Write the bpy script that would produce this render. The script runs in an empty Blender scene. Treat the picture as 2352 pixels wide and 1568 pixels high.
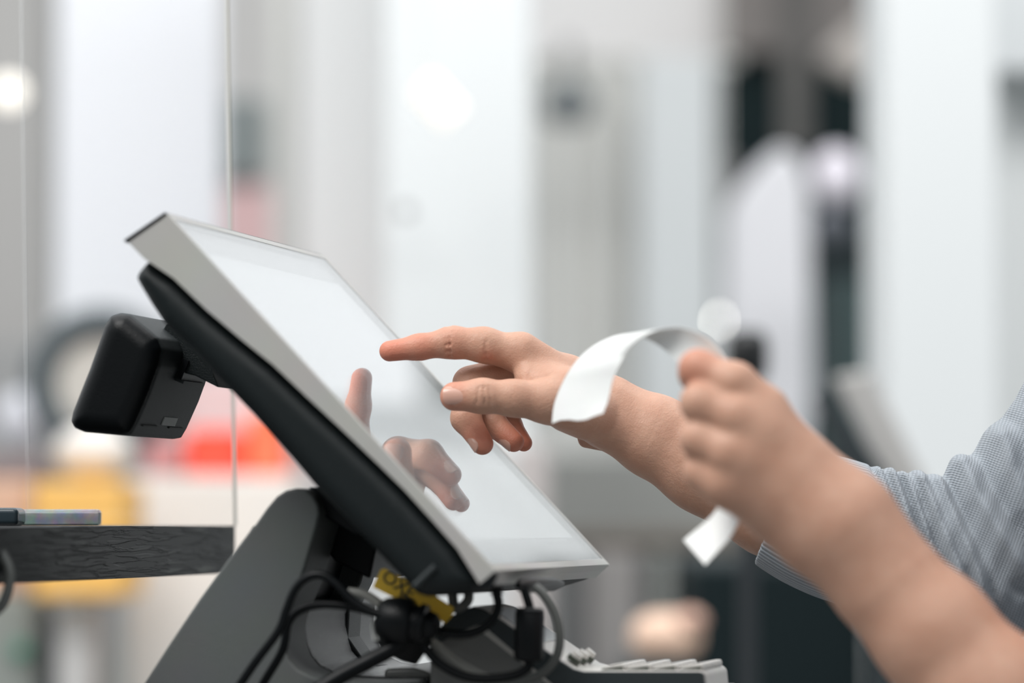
import bpy, bmesh, math, random
import numpy as np
from mathutils import Vector, Matrix
random.seed(3)
SC = bpy.context.scene
COL = SC.collection

# ------------------------------------------------------------------ camera, world, light, exposure
CAMZ = 1.10
FPX = 8820.0
HOR = 1203.0
PITCH = math.atan((HOR - 784) / FPX)
cd = bpy.data.cameras.new('camera'); cam = bpy.data.objects.new('camera', cd); COL.objects.link(cam)
cam.location = (0, 0, CAMZ); cam.rotation_euler = (math.pi / 2 + PITCH, 0, 0)
cd.sensor_width = 36.0; cd.lens = FPX / 2352 * 36.0; cd.clip_start = 0.1; cd.clip_end = 60
cd.dof.use_dof = True; cd.dof.focus_distance = 2.46; cd.dof.aperture_fstop = 3.3
SC.camera = cam
SC.view_settings.view_transform = 'Standard'; SC.view_settings.look = 'None'
SC.view_settings.gamma = 1.0; SC.view_settings.exposure = 0.0; SC.view_settings.use_curve_mapping = False
w = bpy.data.worlds.new('world'); SC.world = w; w.use_nodes = True
nt = w.node_tree
bg = nt.nodes['Background']; bg.inputs[1].default_value = 1.0
tc = nt.nodes.new('ShaderNodeTexCoord'); sx = nt.nodes.new('ShaderNodeVectorMath'); sx.operation = 'DOT_PRODUCT'
sx.inputs[1].default_value = (0.10, 0.50, 0.95)
mr = nt.nodes.new('ShaderNodeMapRange'); mr.interpolation_type = 'SMOOTHSTEP'; mr.inputs[1].default_value = -0.40; mr.inputs[2].default_value = 0.45
mx = nt.nodes.new('ShaderNodeMix'); mx.data_type = 'RGBA'
nt.links.new(tc.outputs['Generated'], sx.inputs[0]); nt.links.new(sx.outputs['Value'], mr.inputs[0])
nt.links.new(mr.outputs[0], mx.inputs[0]); nt.links.new(mx.outputs[2], bg.inputs[0])
mx.inputs[6].default_value = (0.11, 0.124, 0.127, 1); mx.inputs[7].default_value = (1.10, 1.14, 1.165, 1)
def area_light(name, loc, target, size, power, col):
    l = bpy.data.lights.new(name, 'AREA'); l.shape = 'RECTANGLE'; l.size, l.size_y = size; l.energy = power; l.color = col
    o = bpy.data.objects.new(name, l); COL.objects.link(o); o.location = loc
    o.rotation_euler = (Vector(target) - Vector(loc)).to_track_quat('-Z', 'Y').to_euler()
    return o
area_light('front_fill_softlight', (-1.1, 1.2, 3.3), (0.1, 2.4, 1.1), (1.4, 1.4), 60, (1.0, 0.98, 0.95))  # added fill for the faces towards the camera; not a shop fixture
area_light('backdrop_fill_light', (0.0, 3.4, 4.2), (0.0, 8.5, 1.2), (5.0, 1.2), 176, (1.0, 0.99, 0.98))  # added to brighten the background, which the dim world behind the camera leaves dull

def ray(px, py):
    x = (px - 1176) / FPX; yu = (784 - py) / FPX
    c, s = math.cos(PITCH), math.sin(PITCH)
    return Vector((x, c - yu * s, s + yu * c))
def P(px, py, Y):
    d = ray(px, py); return Vector((0, 0, CAMZ)) + d * (Y / d.y)

# ------------------------------------------------------------------ materials
MATS = {}
def mat(name, col, rough=0.5, metal=0.0, spec=0.5, noise=0.0, nscale=40.0, bump=0.0, bscale=300.0, emit=None, es=0.0, coat=0.0, sheen=0.0):
    if name in MATS: return MATS[name]
    m = bpy.data.materials.new(name); m.use_nodes = True; n = m.node_tree; b = n.nodes['Principled BSDF']
    b.inputs['Base Color'].default_value = (*col, 1); b.inputs['Roughness'].default_value = rough
    b.inputs['Metallic'].default_value = metal; b.inputs['Specular IOR Level'].default_value = spec
    b.inputs['Coat Weight'].default_value = coat; b.inputs['Sheen Weight'].default_value = sheen
    co = n.nodes.new('ShaderNodeTexCoord')
    nz = n.nodes.new('ShaderNodeTexNoise'); nz.inputs['Scale'].default_value = nscale; nz.inputs['Detail'].default_value = 4
    n.links.new(co.outputs['Object'], nz.inputs['Vector'])
    mxx = n.nodes.new('ShaderNodeMix'); mxx.data_type = 'RGBA'; mxx.blend_type = 'MULTIPLY'
    mxx.inputs[0].default_value = noise; mxx.inputs[6].default_value = (*col, 1)
    n.links.new(nz.outputs['Color'], mxx.inputs[7]); n.links.new(mxx.outputs[2], b.inputs['Base Color'])
    if bump:
        n2 = n.nodes.new('ShaderNodeTexNoise'); n2.inputs['Scale'].default_value = bscale
        n.links.new(co.outputs['Object'], n2.inputs['Vector'])
        bp = n.nodes.new('ShaderNodeBump'); bp.inputs['Strength'].default_value = bump; bp.inputs['Distance'].default_value = 0.0006
        n.links.new(n2.outputs[0], bp.inputs['Height']); n.links.new(bp.outputs[0], b.inputs['Normal'])
    if emit:
        b.inputs['Emission Color'].default_value = (*emit, 1); b.inputs['Emission Strength'].default_value = es
    MATS[name] = m; return m
def nodes(m): return m.node_tree.nodes, m.node_tree.links, m.node_tree.nodes['Principled BSDF']

silver = mat('brushed_silver_bezel', (0.50, 0.49, 0.465), 0.38, 0.15, noise=0.12, nscale=25, bump=0.1, bscale=900)
charcoal = mat('charcoal_plastic', (0.006, 0.0095, 0.0105), 0.40, spec=0.28, bump=0.5, bscale=1500)
charlight = mat('charcoal_textured_plastic', (0.028, 0.034, 0.036), 0.5, spec=0.35, bump=0.5, bscale=1500)
blackp = mat('black_plastic', (0.004, 0.005, 0.006), 0.33, spec=0.22, bump=0.3, bscale=1500)
greyp = mat('grey_stand_plastic', (0.115, 0.125, 0.124), 0.5, noise=0.15, nscale=30, bump=0.6, bscale=1800)
glossb = mat('glossy_dark_base', (0.013, 0.015, 0.016), 0.26, spec=0.7, bump=0.8, bscale=1600)
rubber = mat('black_cable_rubber', (0.003, 0.004, 0.005), 0.38, spec=0.2)
gcable = mat('grey_cable_rubber', (0.10, 0.105, 0.10), 0.35)
lcable = mat('light_grey_cable', (0.30, 0.30, 0.28), 0.3)
yellow = mat('yellow_sticker', (0.90, 0.56, 0.05), 0.45, noise=0.15)
ink = mat('black_ink', (0.03, 0.035, 0.03), 0.6)
paper = mat('receipt_paper', (0.86, 0.87, 0.86), 0.75, noise=0.03, nscale=60)
tagm = mat('grey_tag_paper', (0.62, 0.63, 0.61), 0.6)
keyw = mat('white_keyboard_plastic', (0.66, 0.64, 0.61), 0.4, noise=0.08)
keym = mat('pale_key_plastic', (0.62, 0.60, 0.57), 0.3)
keys_side = mat('key_gap_dark', (0.05, 0.06, 0.045), 0.5)
kbd_dark = mat('dark_keyboard_rim', (0.022, 0.03, 0.033), 0.4, bump=0.4, bscale=1500)
kbd_grey = mat('grey_keyboard_side', (0.20, 0.205, 0.20), 0.5, bump=0.4, bscale=1500)
chrome = mat('chrome_edge', (0.75, 0.77, 0.78), 0.15, 1.0)

# glass for real panes
def glass_mat(name, tint=(1, 1, 1), rough=0.0, ior=1.5):
    m = bpy.data.materials.new(name); m.use_nodes = True; n, l, b = nodes(m)
    b.inputs['Base Color'].default_value = (*tint, 1); b.inputs['Roughness'].default_value = rough
    b.inputs['IOR'].default_value = ior; b.inputs['Transmission Weight'].default_value = 1.0
    return m
glass = glass_mat('clear_glass')
acryl = glass_mat('clear_acrylic', (0.97, 0.98, 0.98), 0.02, 1.49)

# ------------------------------------------------------------------ object helpers
def tag(o, label=None, cat=None, group=None, kind=None):
    if label: o['label'] = label
    if cat: o['category'] = cat
    if group: o['group'] = group
    if kind: o['kind'] = kind
    return o
def thing(name, loc, label, cat, group=None):
    o = bpy.data.objects.new(name, None); COL.objects.link(o); o.location = loc; o.empty_display_size = 0.02
    return tag(o, label, cat, group)
def worldloc(o):
    v = Vector((0, 0, 0))
    while o is not None:
        v += Vector(o.location); o = o.parent
    return v
def mesh_obj(name, verts, faces, m, parent=None, smooth=True, origin=None, angle=35):
    org = worldloc(parent) if parent else (Vector(origin) if origin is not None else sum((Vector(v) for v in verts), Vector()) / len(verts))
    me = bpy.data.meshes.new(name)
    me.from_pydata([tuple(Vector(v) - org) for v in verts], [], [tuple(f) for f in faces]); me.update()
    bm = bmesh.new(); bm.from_mesh(me); bmesh.ops.recalc_face_normals(bm, faces=bm.faces); bm.to_mesh(me); bm.free()
    o = bpy.data.objects.new(name, me); COL.objects.link(o)
    if parent: o.parent = parent
    else: o.location = org
    me.materials.append(m)
    if smooth:
        me.polygons.foreach_set('use_smooth', [True] * len(me.polygons)); me.set_sharp_from_angle(angle=math.radians(angle))
    return o
def bevel(o, wdt, seg=3, angle=40, smooth=True):
    bm = bmesh.new(); bm.from_mesh(o.data)
    es = [e for e in bm.edges if len(e.link_faces) == 2 and e.calc_face_angle(0) > math.radians(angle)]
    if isinstance(wdt, (int, float)) and es:
        bmesh.ops.bevel(bm, geom=es, offset=wdt, segments=seg, profile=0.5, affect='EDGES', clamp_overlap=True)
    bmesh.ops.recalc_face_normals(bm, faces=bm.faces)
    bm.to_mesh(o.data); bm.free()
    o.data.polygons.foreach_set('use_smooth', [True] * len(o.data.polygons)); o.data.set_sharp_from_angle(angle=math.radians(35))
    wn = o.modifiers.new('weighted', 'WEIGHTED_NORMAL'); wn.keep_sharp = True; wn.weight = 80
    return o
def box(name, c, size, m, parent=None, rotz=0.0, bev=0.0, seg=2):
    hx, hy, hz = [s / 2 for s in size]; R = Matrix.Rotation(rotz, 3, 'Z'); c = Vector(c)
    vs = [c + R @ Vector((x, y, z)) for x in (-hx, hx) for y in (-hy, hy) for z in (-hz, hz)]
    fs = [(0, 1, 3, 2), (4, 6, 7, 5), (0, 4, 5, 1), (2, 3, 7, 6), (0, 2, 6, 4), (1, 5, 7, 3)]
    o = mesh_obj(name, vs, fs, m, parent)
    if bev: bevel(o, bev, seg)
    return o
def catmull(pts, n=10):
    pts = [Vector(p) for p in pts]; q = [2 * pts[0] - pts[1]] + pts + [2 * pts[-1] - pts[-2]]; out = []
    for i in range(1, len(q) - 2):
        a, b, c, d = q[i - 1:i + 3]
        for k in range(n):
            t = k / n
            out.append(0.5 * ((2 * b) + (c - a) * t + (2 * a - 5 * b + 4 * c - d) * t * t + (-a + 3 * b - 3 * c + d) * t ** 3))
    out.append(pts[-1]); return out
def tube(name, pts, r, m, parent=None, n=14, sm=8, radii=None, origin=None):
    path = catmull(pts, sm) if sm > 1 else [Vector(p) for p in pts]
    vs, fs = [], []; up = None
    for i, p in enumerate(path):
        t = (path[min(i + 1, len(path) - 1)] - path[max(i - 1, 0)]).normalized()
        if up is None: up = t.orthogonal().normalized()
        up = (up - t * up.dot(t)).normalized(); sd = t.cross(up)
        rr = r if radii is None else float(np.interp(i / (len(path) - 1), [k / (len(radii) - 1) for k in range(len(radii))], radii))
        for k in range(n):
            a = 2 * math.pi * k / n; vs.append(p + (up * math.cos(a) + sd * math.sin(a)) * rr)
        if i:
            for k in range(n):
                a0 = (i - 1) * n + k; a1 = (i - 1) * n + (k + 1) % n
                fs.append((a0, a1, a1 + n, a0 + n))
    fs.append(tuple(range(n))[::-1]); L = len(path) - 1; fs.append(tuple(L * n + k for k in range(n)))
    return mesh_obj(name, vs, fs, m, parent, origin=origin, angle=60)
def lathe(name, a, b, prof, m, parent=None, n=28):
    """prof: list of (t along a->b, radius)"""
    a, b = Vector(a), Vector(b); ax = b - a
    up = ax.normalized().orthogonal().normalized(); sd = ax.normalized().cross(up)
    vs, fs = [], []
    for i, (t, r) in enumerate(prof):
        for k in range(n):
            an = 2 * math.pi * k / n; vs.append(a + ax * t + (up * math.cos(an) + sd * math.sin(an)) * r)
        if i:
            for k in range(n):
                a0 = (i - 1) * n + k; a1 = (i - 1) * n + (k + 1) % n; fs.append((a0, a1, a1 + n, a0 + n))
    fs.append(tuple(range(n))[::-1]); L = len(prof) - 1; fs.append(tuple(L * n + k for k in range(n)))
    return mesh_obj(name, vs, fs, m, parent)
def text_mesh(name, s, origin, xdir, ydir, size, m, parent, thick=0.0001):
    c = bpy.data.curves.new('txt', 'FONT'); c.body = s; c.size = size; c.extrude = thick; c.align_x = 'CENTER'; c.align_y = 'CENTER'
    o = bpy.data.objects.new('txt', c); COL.objects.link(o)
    me = bpy.data.meshes.new_from_object(o.evaluated_get(bpy.context.evaluated_depsgraph_get()))
    bpy.data.objects.remove(o); bpy.data.curves.remove(c)
    x = Vector(xdir).normalized(); y = Vector(ydir).normalized(); z = x.cross(y)
    M = Matrix((x, y, z)).transposed().to_4x4(); M.translation = Vector(origin) - worldloc(parent)
    me.transform(M); me.materials.clear(); me.materials.append(m)
    r = bpy.data.objects.new(name, me); COL.objects.link(r); r.parent = parent; return r

def npv(v): return np.array(v, dtype=float)
def smin(a, b, k):
    h = np.maximum(k - np.abs(a - b), 0.0) / k
    return np.minimum(a, b) - h * h * k * 0.25
def cap(p, a, b, ra, rb, ax=None, s=1.0):
    a = npv(a); b = npv(b); ab = b - a; L2 = max(ab @ ab, 1e-12)
    t = np.clip(((p - a) @ ab) / L2, 0, 1); q = p - a - t[:, None] * ab
    if ax is not None:
        ax = npv(ax); ax = ax / np.linalg.norm(ax); q = q + np.outer(q @ ax, ax) * (1 / s - 1)
    return np.sqrt((q * q).sum(1)) - (ra + (rb - ra) * t)
def chain(p, pts, rs, k=0.004, ax=None, s=1.0):
    d = None
    for i in range(len(pts) - 1):
        c = cap(p, pts[i], pts[i + 1], rs[i], rs[i + 1], ax, s)
        d = c if d is None else smin(d, c, k)
    return d
def segdist(p, a, b):
    a = npv(a); b = npv(b); ab = b - a; t = np.clip(((p - a) @ ab) / (ab @ ab), 0, 1); q = p - a - t[:, None] * ab
    return np.sqrt((q * q).sum(1))
def groove(p, d, pts, depth, wdt):
    for i in range(len(pts) - 1):
        g = segdist(p, pts[i], pts[i + 1]); d = d + depth * np.exp(-(g / wdt) ** 2)
    return d
def surface_nets(fn, lo, hi, h, block=12):
    lo = npv(lo); hi = npv(hi); n = np.ceil((hi - lo) / h).astype(int) + 1
    n = ((n + block - 1) // block) * block
    F = np.empty(n, dtype=np.float32); nb = n // block
    bc = np.stack(np.meshgrid(*[np.arange(b) for b in nb], indexing='ij'), -1).reshape(-1, 3)
    cen = lo + (bc * block + (block - 1) / 2) * h
    dc = fn(cen); lim = block * h * 0.87 * 1.9
    loc = np.stack(np.meshgrid(*[np.arange(block)] * 3, indexing='ij'), -1).reshape(-1, 3)
    for i, (bx, by, bz) in enumerate(bc):
        sl = (slice(bx * block, bx * block + block), slice(by * block, by * block + block), slice(bz * block, bz * block + block))
        if abs(dc[i]) > lim: F[sl] = dc[i]
        else: F[sl] = fn(lo + (loc + bc[i] * block) * h).reshape(block, block, block)
    S = F < 0
    c = [S[x:n[0] - 1 + x, y:n[1] - 1 + y, z:n[2] - 1 + z] for x in (0, 1) for y in (0, 1) for z in (0, 1)]
    cnt = sum(a.astype(np.int8) for a in c); act = (cnt > 0) & (cnt < 8)
    idx = -np.ones(act.shape, dtype=np.int64); cells = np.argwhere(act); idx[act] = np.arange(len(cells))
    acc = np.zeros((len(cells), 3)); num = np.zeros(len(cells))
    corners = [(x, y, z) for x in (0, 1) for y in (0, 1) for z in (0, 1)]
    for i in range(8):
        for j in range(i + 1, 8):
            A_, B_ = np.array(corners[i]), np.array(corners[j])
            if np.abs(A_ - B_).sum() != 1: continue
            fa = F[tuple((cells + A_).T)]; fb = F[tuple((cells + B_).T)]
            m = (fa < 0) != (fb < 0); t = np.where(m, fa / np.where(m, fa - fb, 1), 0)
            acc[m] += (A_ + (B_ - A_) * t[:, None])[m]; num[m] += 1
    V_ = lo + (cells + acc / num[:, None]) * h
    faces = []
    for ax in range(3):
        o1, o2 = [(1, 2), (0, 2), (0, 1)][ax]
        s0 = [slice(1, -1)] * 3; s1 = [slice(1, -1)] * 3
        s0[ax] = slice(0, n[ax] - 1); s1[ax] = slice(1, n[ax])
        a = S[tuple(s0)]; b_ = S[tuple(s1)]; e = np.argwhere(a != b_)
        off = np.array([1, 1, 1]); off[ax] = 0; e = e + off
        sg = S[tuple(e.T)]
        d1 = np.zeros(3, int); d1[o1] = 1; d2 = np.zeros(3, int); d2[o2] = 1
        q = [idx[tuple((e - d1 - d2).T)], idx[tuple((e - d2).T)], idx[tuple(e.T)], idx[tuple((e - d1).T)]]
        Q = np.stack(q, 1); Q = Q[(Q >= 0).all(1)]
        faces.append(Q)
    return V_, np.concatenate(faces)

# ------------------------------------------------------------------ the frame of the touchscreen terminal
YAW = math.atan((3064 - 1176) / FPX)
U = Vector((math.sin(YAW), math.cos(YAW), 0)); E1 = Vector((math.cos(YAW), -math.sin(YAW), 0)); E2 = Vector((0, 0, 1))
T0 = P(383, 490, 2.25)
def NP(px, py, k=0.0):
    """pixel -> (s,t) on the terminal's plane lying k metres along its width"""
    d = ray(px, py); o = Vector((0, 0, CAMZ)); q = o + d * (((T0 + U * k) - o).dot(U) / d.dot(U)) - T0
    return (q.dot(E1), q.dot(E2))
def W3(s, t, k): return T0 + E1 * s + E2 * t + U * k
def prism(name, st, k0, k1, m, parent, bev=0.0, seg=3):
    n = len(st); vs = [W3(s, t, k0) for s, t in st] + [W3(s, t, k1) for s, t in st]
    fs = [tuple(range(n)), tuple(range(n, 2 * n))[::-1]] + [(i, (i + 1) % n, n + (i + 1) % n, n + i) for i in range(n)]
    o = mesh_obj(name, vs, fs, m, parent)
    if bev: bevel(o, bev, seg)
    return o
def pix_prism(name, pix, kp, k0, k1, m, parent, bev=0.0, seg=3):
    return prism(name, [NP(x, y, kp) for x, y in pix], k0, k1, m, parent, bev, seg)
def onk(px, py, k): s, t = NP(px, py, k); return W3(s, t, k)
def poly_sdf(q, poly):
    d = np.full(len(q), 1e9); ins = np.zeros(len(q), bool); n = len(poly)
    for i in range(n):
        a = poly[i]; b = poly[(i + 1) % n]; e = b - a; w_ = q - a
        t = np.clip((w_ @ e) / max(e @ e, 1e-12), 0, 1); r_ = w_ - t[:, None] * e; d = np.minimum(d, (r_ * r_).sum(1))
        c1 = (a[1] > q[:, 1]) != (b[1] > q[:, 1])
        with np.errstate(divide='ignore', invalid='ignore'): xx = (b[0] - a[0]) * (q[:, 1] - a[1]) / (b[1] - a[1]) + a[0]
        ins ^= c1 & (q[:, 0] < xx)
    d = np.sqrt(d); return np.where(ins, -d, d)
def rprism(name, st, k0, k1, m, parent, b, h=0.0014):
    """prism with all its edges rounded by b"""
    poly = np.array(st, float); lo = poly.min(0) - 3 * h; hi = poly.max(0) + 3 * h; g = h / 2
    nx_, ny_ = (np.ceil((hi - lo) / g).astype(int) + 2)
    G = np.stack(np.meshgrid(lo[0] + np.arange(nx_) * g, lo[1] + np.arange(ny_) * g, indexing='ij'), -1).reshape(-1, 2)
    D = poly_sdf(G, poly).reshape(nx_, ny_); kc, hk = (k0 + k1) / 2, (k1 - k0) / 2
    def fn(p):
        u_ = np.clip((p[:, 0] - lo[0]) / g, 0, nx_ - 1.001); v_ = np.clip((p[:, 1] - lo[1]) / g, 0, ny_ - 1.001)
        i_ = u_.astype(int); j_ = v_.astype(int); fu = u_ - i_; fv = v_ - j_
        d2 = D[i_, j_] * (1 - fu) * (1 - fv) + D[i_ + 1, j_] * fu * (1 - fv) + D[i_, j_ + 1] * (1 - fu) * fv + D[i_ + 1, j_ + 1] * fu * fv
        w0 = d2 + b; w1 = np.abs(p[:, 2] - kc) - (hk - b)
        return np.sqrt(np.maximum(w0, 0) ** 2 + np.maximum(w1, 0) ** 2) + np.minimum(np.maximum(w0, w1), 0) - b
    V_, F_ = surface_nets(fn, (lo[0], lo[1], k0 - 3 * h), (hi[0], hi[1], k1 + 3 * h), h)
    return mesh_obj(name, [W3(*v) for v in V_], F_.tolist(), m, parent, angle=180)
WID = 0.355
Ts = NP(383, 490); Bs = NP(1138, 1312)
vx, vy = Bs[0] - Ts[0], Bs[1] - Ts[1]; LEN = math.hypot(vx, vy); vx /= LEN; vy /= LEN      # down the screen
nx, ny = -vy, vx                                                                          # out of the screen
if ny < 0: nx, ny = -nx, -ny
V = E1 * vx + E2 * vy; N = E1 * nx + E2 * ny
def SP(a, k, h=0.0): return T0 + V * a + U * k + N * h       # a down the screen, k across, h out
def slab(name, a0, a1, k0, k1, h0, h1, m, parent, bev=0.0, seg=2):
    vs = [SP(a, k, h) for a in (a0, a1) for k in (k0, k1) for h in (h0, h1)]
    fs = [(0, 1, 3, 2), (4, 6, 7, 5), (0, 4, 5, 1), (2, 3, 7, 6), (0, 2, 6, 4), (1, 5, 7, 3)]
    o = mesh_obj(name, vs, fs, m, parent)
    if bev: bevel(o, bev, seg)
    return o
CTR = 0.944      # counter height
root = thing('touchscreen_terminal', (W3(0.18, 0, 0.18).x, W3(0.18, 0, 0.18).y, CTR), 'slanted touchscreen till terminal with silver bezel and black back on a grey stand', 'touchscreen till')
# front bezel body, a wedge thicker at its top
sil = [NP(*p) for p in [(292, 554), (331, 594), (398, 639), (474, 712), (551, 777), (627, 838), (704, 911), (786, 987), (872, 1069), (930, 1126), (990, 1192), (1050, 1260), (1104, 1346)]]
H = 0.0058
top = [(Ts[0] + vx * a - nx * H, Ts[1] + vy * a - ny * H) for a in (LEN, LEN * 0.66, LEN * 0.33, 0.0)]
prism('bezel', sil + top, 0.0, WID, silver, root, 0.0003, 2)
rim = 0.0045
rl = slab('bezel_rim', 0, LEN, 0, rim, -0.0062, 0.0003, silver, root, 0.0005)
slab('bezel_rim', 0, LEN, WID - rim, WID, -0.0062, 0.0003, silver, root, 0.0005)
slab('bezel_rim', 0, rim, rim, WID - rim, -0.0062, 0.0003, silver, root, 0.0005)
slab('bezel_rim', LEN - rim * 1.2, LEN, rim, WID - rim, -0.0062, 0.0006, silver, root, 0.0005)
# dark gasket round the top and the lower end of the near side
gk = [NP(*p) for p in [(284, 552), (379, 487), (384, 492), (291, 558)]]
prism('top_gasket', gk, -0.0006, WID + 0.0006, blackp, root, 0.0004, 2)
gk = [NP(*p) for p in [(1084, 1352), (1110, 1334), (1136, 1312), (1143, 1320), (1128, 1350)]]
prism('corner_gasket', gk, -0.0006, 0.004, blackp, root, 0.0004, 2)
# display panel with a lit area and a black border, glass in front
pm = bpy.data.materials.new('display_panel_surface'); pm.use_nodes = True; n, l, b = nodes(pm)
b.inputs['Base Color'].default_value = (0.30, 0.32, 0.33, 1); b.inputs['Roughness'].default_value = 0.03
b.inputs['Emission Color'].default_value = (0.93, 0.97, 1.0, 1); b.inputs['Emission Strength'].default_value = 0.15
bm_ = mat('display_border', (0.25, 0.26, 0.27), 0.03)
slab('display_border', rim, LEN - rim * 1.2, rim, WID - rim, -0.0060, -0.0050, bm_, root)
slab('display_panel', LEN * 0.098, LEN * 0.905, 0.012, WID - 0.024, -0.0050, -0.0046, pm, root)
slab('cover_glass', rim, LEN - rim * 1.2, rim, WID - rim, -0.0029, 0.0, glass, root)
# black rear housing
hs = [(331, 596), (400, 641), (474, 714), (551, 779), (627, 840), (704, 913), (786, 989), (872, 1071), (930, 1128), (990, 1194), (1050, 1262), (1100, 1344), (1089, 1350), (1035, 1366), (975, 1371), (950, 1364), (884, 1294), (831, 1238), (775, 1178), (712, 1112), (662, 1052), (570, 948), (494, 869), (430, 800), (367, 741), (340, 700), (313, 655), (303, 636), (309, 622)]
hs = [NP(x, y, 0.003) for x, y in hs]
h = rprism('rear_housing', hs, 0.003, WID - 0.003, charcoal, root, 0.0115, h=0.0016)
# pill-shaped latch near the lower corner
a, b2 = NP(1000, 1300, 0.002), NP(952, 1346, 0.002)
tube('housing_latch', [W3(*a, 0.002), W3(*b2, 0.002)], 0.0020, charlight, root, sm=1, n=16)
# camera/sensor bump under the lower edge
a = NP(1200, 1352, 0.12)
lathe('speaker_bump', onk(1190, 1344, 0.06), onk(1290, 1341, 0.16), [(0, 0.002), (0.08, 0.004), (0.3, 0.0048), (0.8, 0.0042), (1, 0.002)], blackp, root)

# rear customer display
K0 = 0.11; K1 = K0 + 0.122
cap_ = [(246, 722), (266, 717), (288, 720), (354, 774), (364, 800), (357, 840), (332, 909), (303, 974), (290, 996), (272, 999), (178, 991), (160, 983), (151, 966), (155, 946), (196, 843), (230, 745)]
cdp = rprism('customer_display', [NP(x + (3 if x < 250 else 0), y, K0) for x, y in cap_], K0 + 0.004, K1, charlight, root, 0.008, h=0.0012)
rprism('end_shade_shell', [NP(x, y, K0) for x, y in cap_], K0, K0 + 0.017, blackp, cdp, 0.012, h=0.0012)  # black gloss shell, its tone also painting the near face's shading
fa0, fa1 = NP(359.5, 832, K0), NP(305.5, 970, K0)
def BF(f, k, out=0.0):
    s_ = fa0[0] + (fa1[0] - fa0[0]) * f; t_ = fa0[1] + (fa1[1] - fa0[1]) * f; d_ = Vector((fa1[0] - fa0[0], fa1[1] - fa0[1])).normalized()
    return W3(s_ - d_.y * out, t_ + d_.x * out, k)
def face_box(name, f0, f1, ka, kb_, o0, o1, m, par):
    vs = [BF(f, k, o) for f in (f0, f1) for k in (ka, kb_) for o in (o0, o1)]
    return mesh_obj(name, vs, [(0, 1, 3, 2), (4, 6, 7, 5), (0, 4, 5, 1), (2, 3, 7, 6), (0, 2, 6, 4), (1, 5, 7, 3)], m, par, smooth=False)
face_box('sticker', 0.86, 1.0, K0 + 0.058, K0 + 0.086, -0.0005, 0.0006, tagm, cdp)
face_box('hinge_recess_shade', -0.12, 0.22, K0 + 0.050, K0 + 0.100, -0.001, 0.004, blackp, cdp)  # raised black block paints the shade of the hinge notch
face_box('hinge_lip', 0.20, 0.25, K0 + 0.050, K0 + 0.096, -0.001, 0.006, charlight, cdp)
pix_prism('mounting_arm', [(352, 790), (380, 742), (420, 740), (480, 840), (500, 890), (445, 862), (395, 850)], 0.16, K0 + 0.052, K0 + 0.098, charcoal, root, 0.001, 2)
for ka in (K0 + 0.02, K0 + 0.075): face_box('seam_slot', 1.02, 1.045, ka, ka + 0.03, -0.001, 0.0008, ink, cdp)

# stand: two cheek plates joined by a curved base
arm = [(200, 1790), (330, 1568), (392, 1472), (455, 1378), (520, 1288), (570, 1222), (579, 1208), (584, 1206), (612, 1166), (634, 1140), (656, 1126), (680, 1121), (702, 1125), (719, 1138), (731, 1160), (734, 1180), (727, 1212), (716, 1250), (702, 1300), (686, 1348), (668, 1388), (655, 1420), (650, 1450), (654, 1484), (664, 1512), (684, 1536), (716, 1552), (760, 1563), (830, 1566), (930, 1566), (950, 1600), (955, 1790)]
pix_prism('stand_cheek', arm, 0.075, 0.075, 0.128, greyp, root, 0.0022, 3)
arm2 = [(300, 1790), (520, 1300), (640, 1140), (680, 1121), (719, 1138), (734, 1180), (716, 1250), (686, 1348), (660, 1400), (655, 1480), (700, 1545), (780, 1565), (800, 1790)]
pix_prism('stand_cheek', arm2, 0.075, 0.225, 0.258, greyp, root, 0.0022, 3)
cp_ = [(330, 1700), (500, 1350), (630, 1160), (665, 1140), (690, 1150), (690, 1180), (660, 1250), (632, 1340), (610, 1388), (600, 1420), (560, 1700)]
pix_prism('centre_panel', cp_, 0.075, 0.127, 0.226, blackp, root, 0.001, 2)
cr = [(560, 1386), (640, 1386), (655, 1400), (650, 1425), (650, 1450), (655, 1484), (666, 1512), (686, 1535), (718, 1550), (762, 1558), (832, 1560), (938, 1560), (945, 1790), (560, 1790)]
pix_prism('stand_trough', cr, 0.075, 0.126, 0.30, glossb, root, 0.001, 2)
pix_prism('foot_plate', [(830, 1543), (900, 1540), (935, 1550), (950, 1575), (952, 1790), (830, 1790)], 0.075, 0.129, 0.36, mat('foot_grey', (0.16, 0.165, 0.16), 0.4), root, 0.003, 3)
# hinge barrel between the cheeks and the housing, and the block that carries the screen
hc = NP(683, 1172, 0.075)
lathe('hinge_barrel', W3(hc[0], hc[1], 0.10), W3(hc[0], hc[1], 0.25), [(0, 0.011), (0.02, 0.0122), (0.98, 0.0122), (1, 0.011)], blackp, root)
pix_prism('hinge_block', [(690, 1140), (740, 1110), (860, 1230), (840, 1330), (760, 1290), (700, 1220)], 0.12, 0.13, 0.224, blackp, root, 0.002)
pix_prism('hinge_cover', [(706, 1118), (745, 1120), (842, 1222), (816, 1230), (740, 1185)], 0.09, 0.09, 0.126, blackp, root, 0.002)

# yellow sticker tag hanging behind the housing with its lettering
yp = [(857, 1348), (862, 1335), (874, 1308), (884, 1305), (1000, 1368), (1042, 1395), (1040, 1412), (1022, 1432), (1012, 1424), (996, 1409), (975, 1403), (930, 1384), (880, 1360)]
kk = 0.07
yt = pix_prism('yellow_label', yp, kk, kk, kk + 0.0006, yellow, root)
text_mesh('lettering', 'OXE', onk(915, 1343, kk - 0.0003), E1 * 0.83 - E2 * 0.56, E1 * 0.56 + E2 * 0.83, 0.011, ink, yt)
text_mesh('lettering', '||||||||||', onk(935, 1372, kk - 0.0003), E1 * 0.86 - E2 * 0.5, E1 * 0.5 + E2 * 0.86, 0.004, ink, yt)

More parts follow.
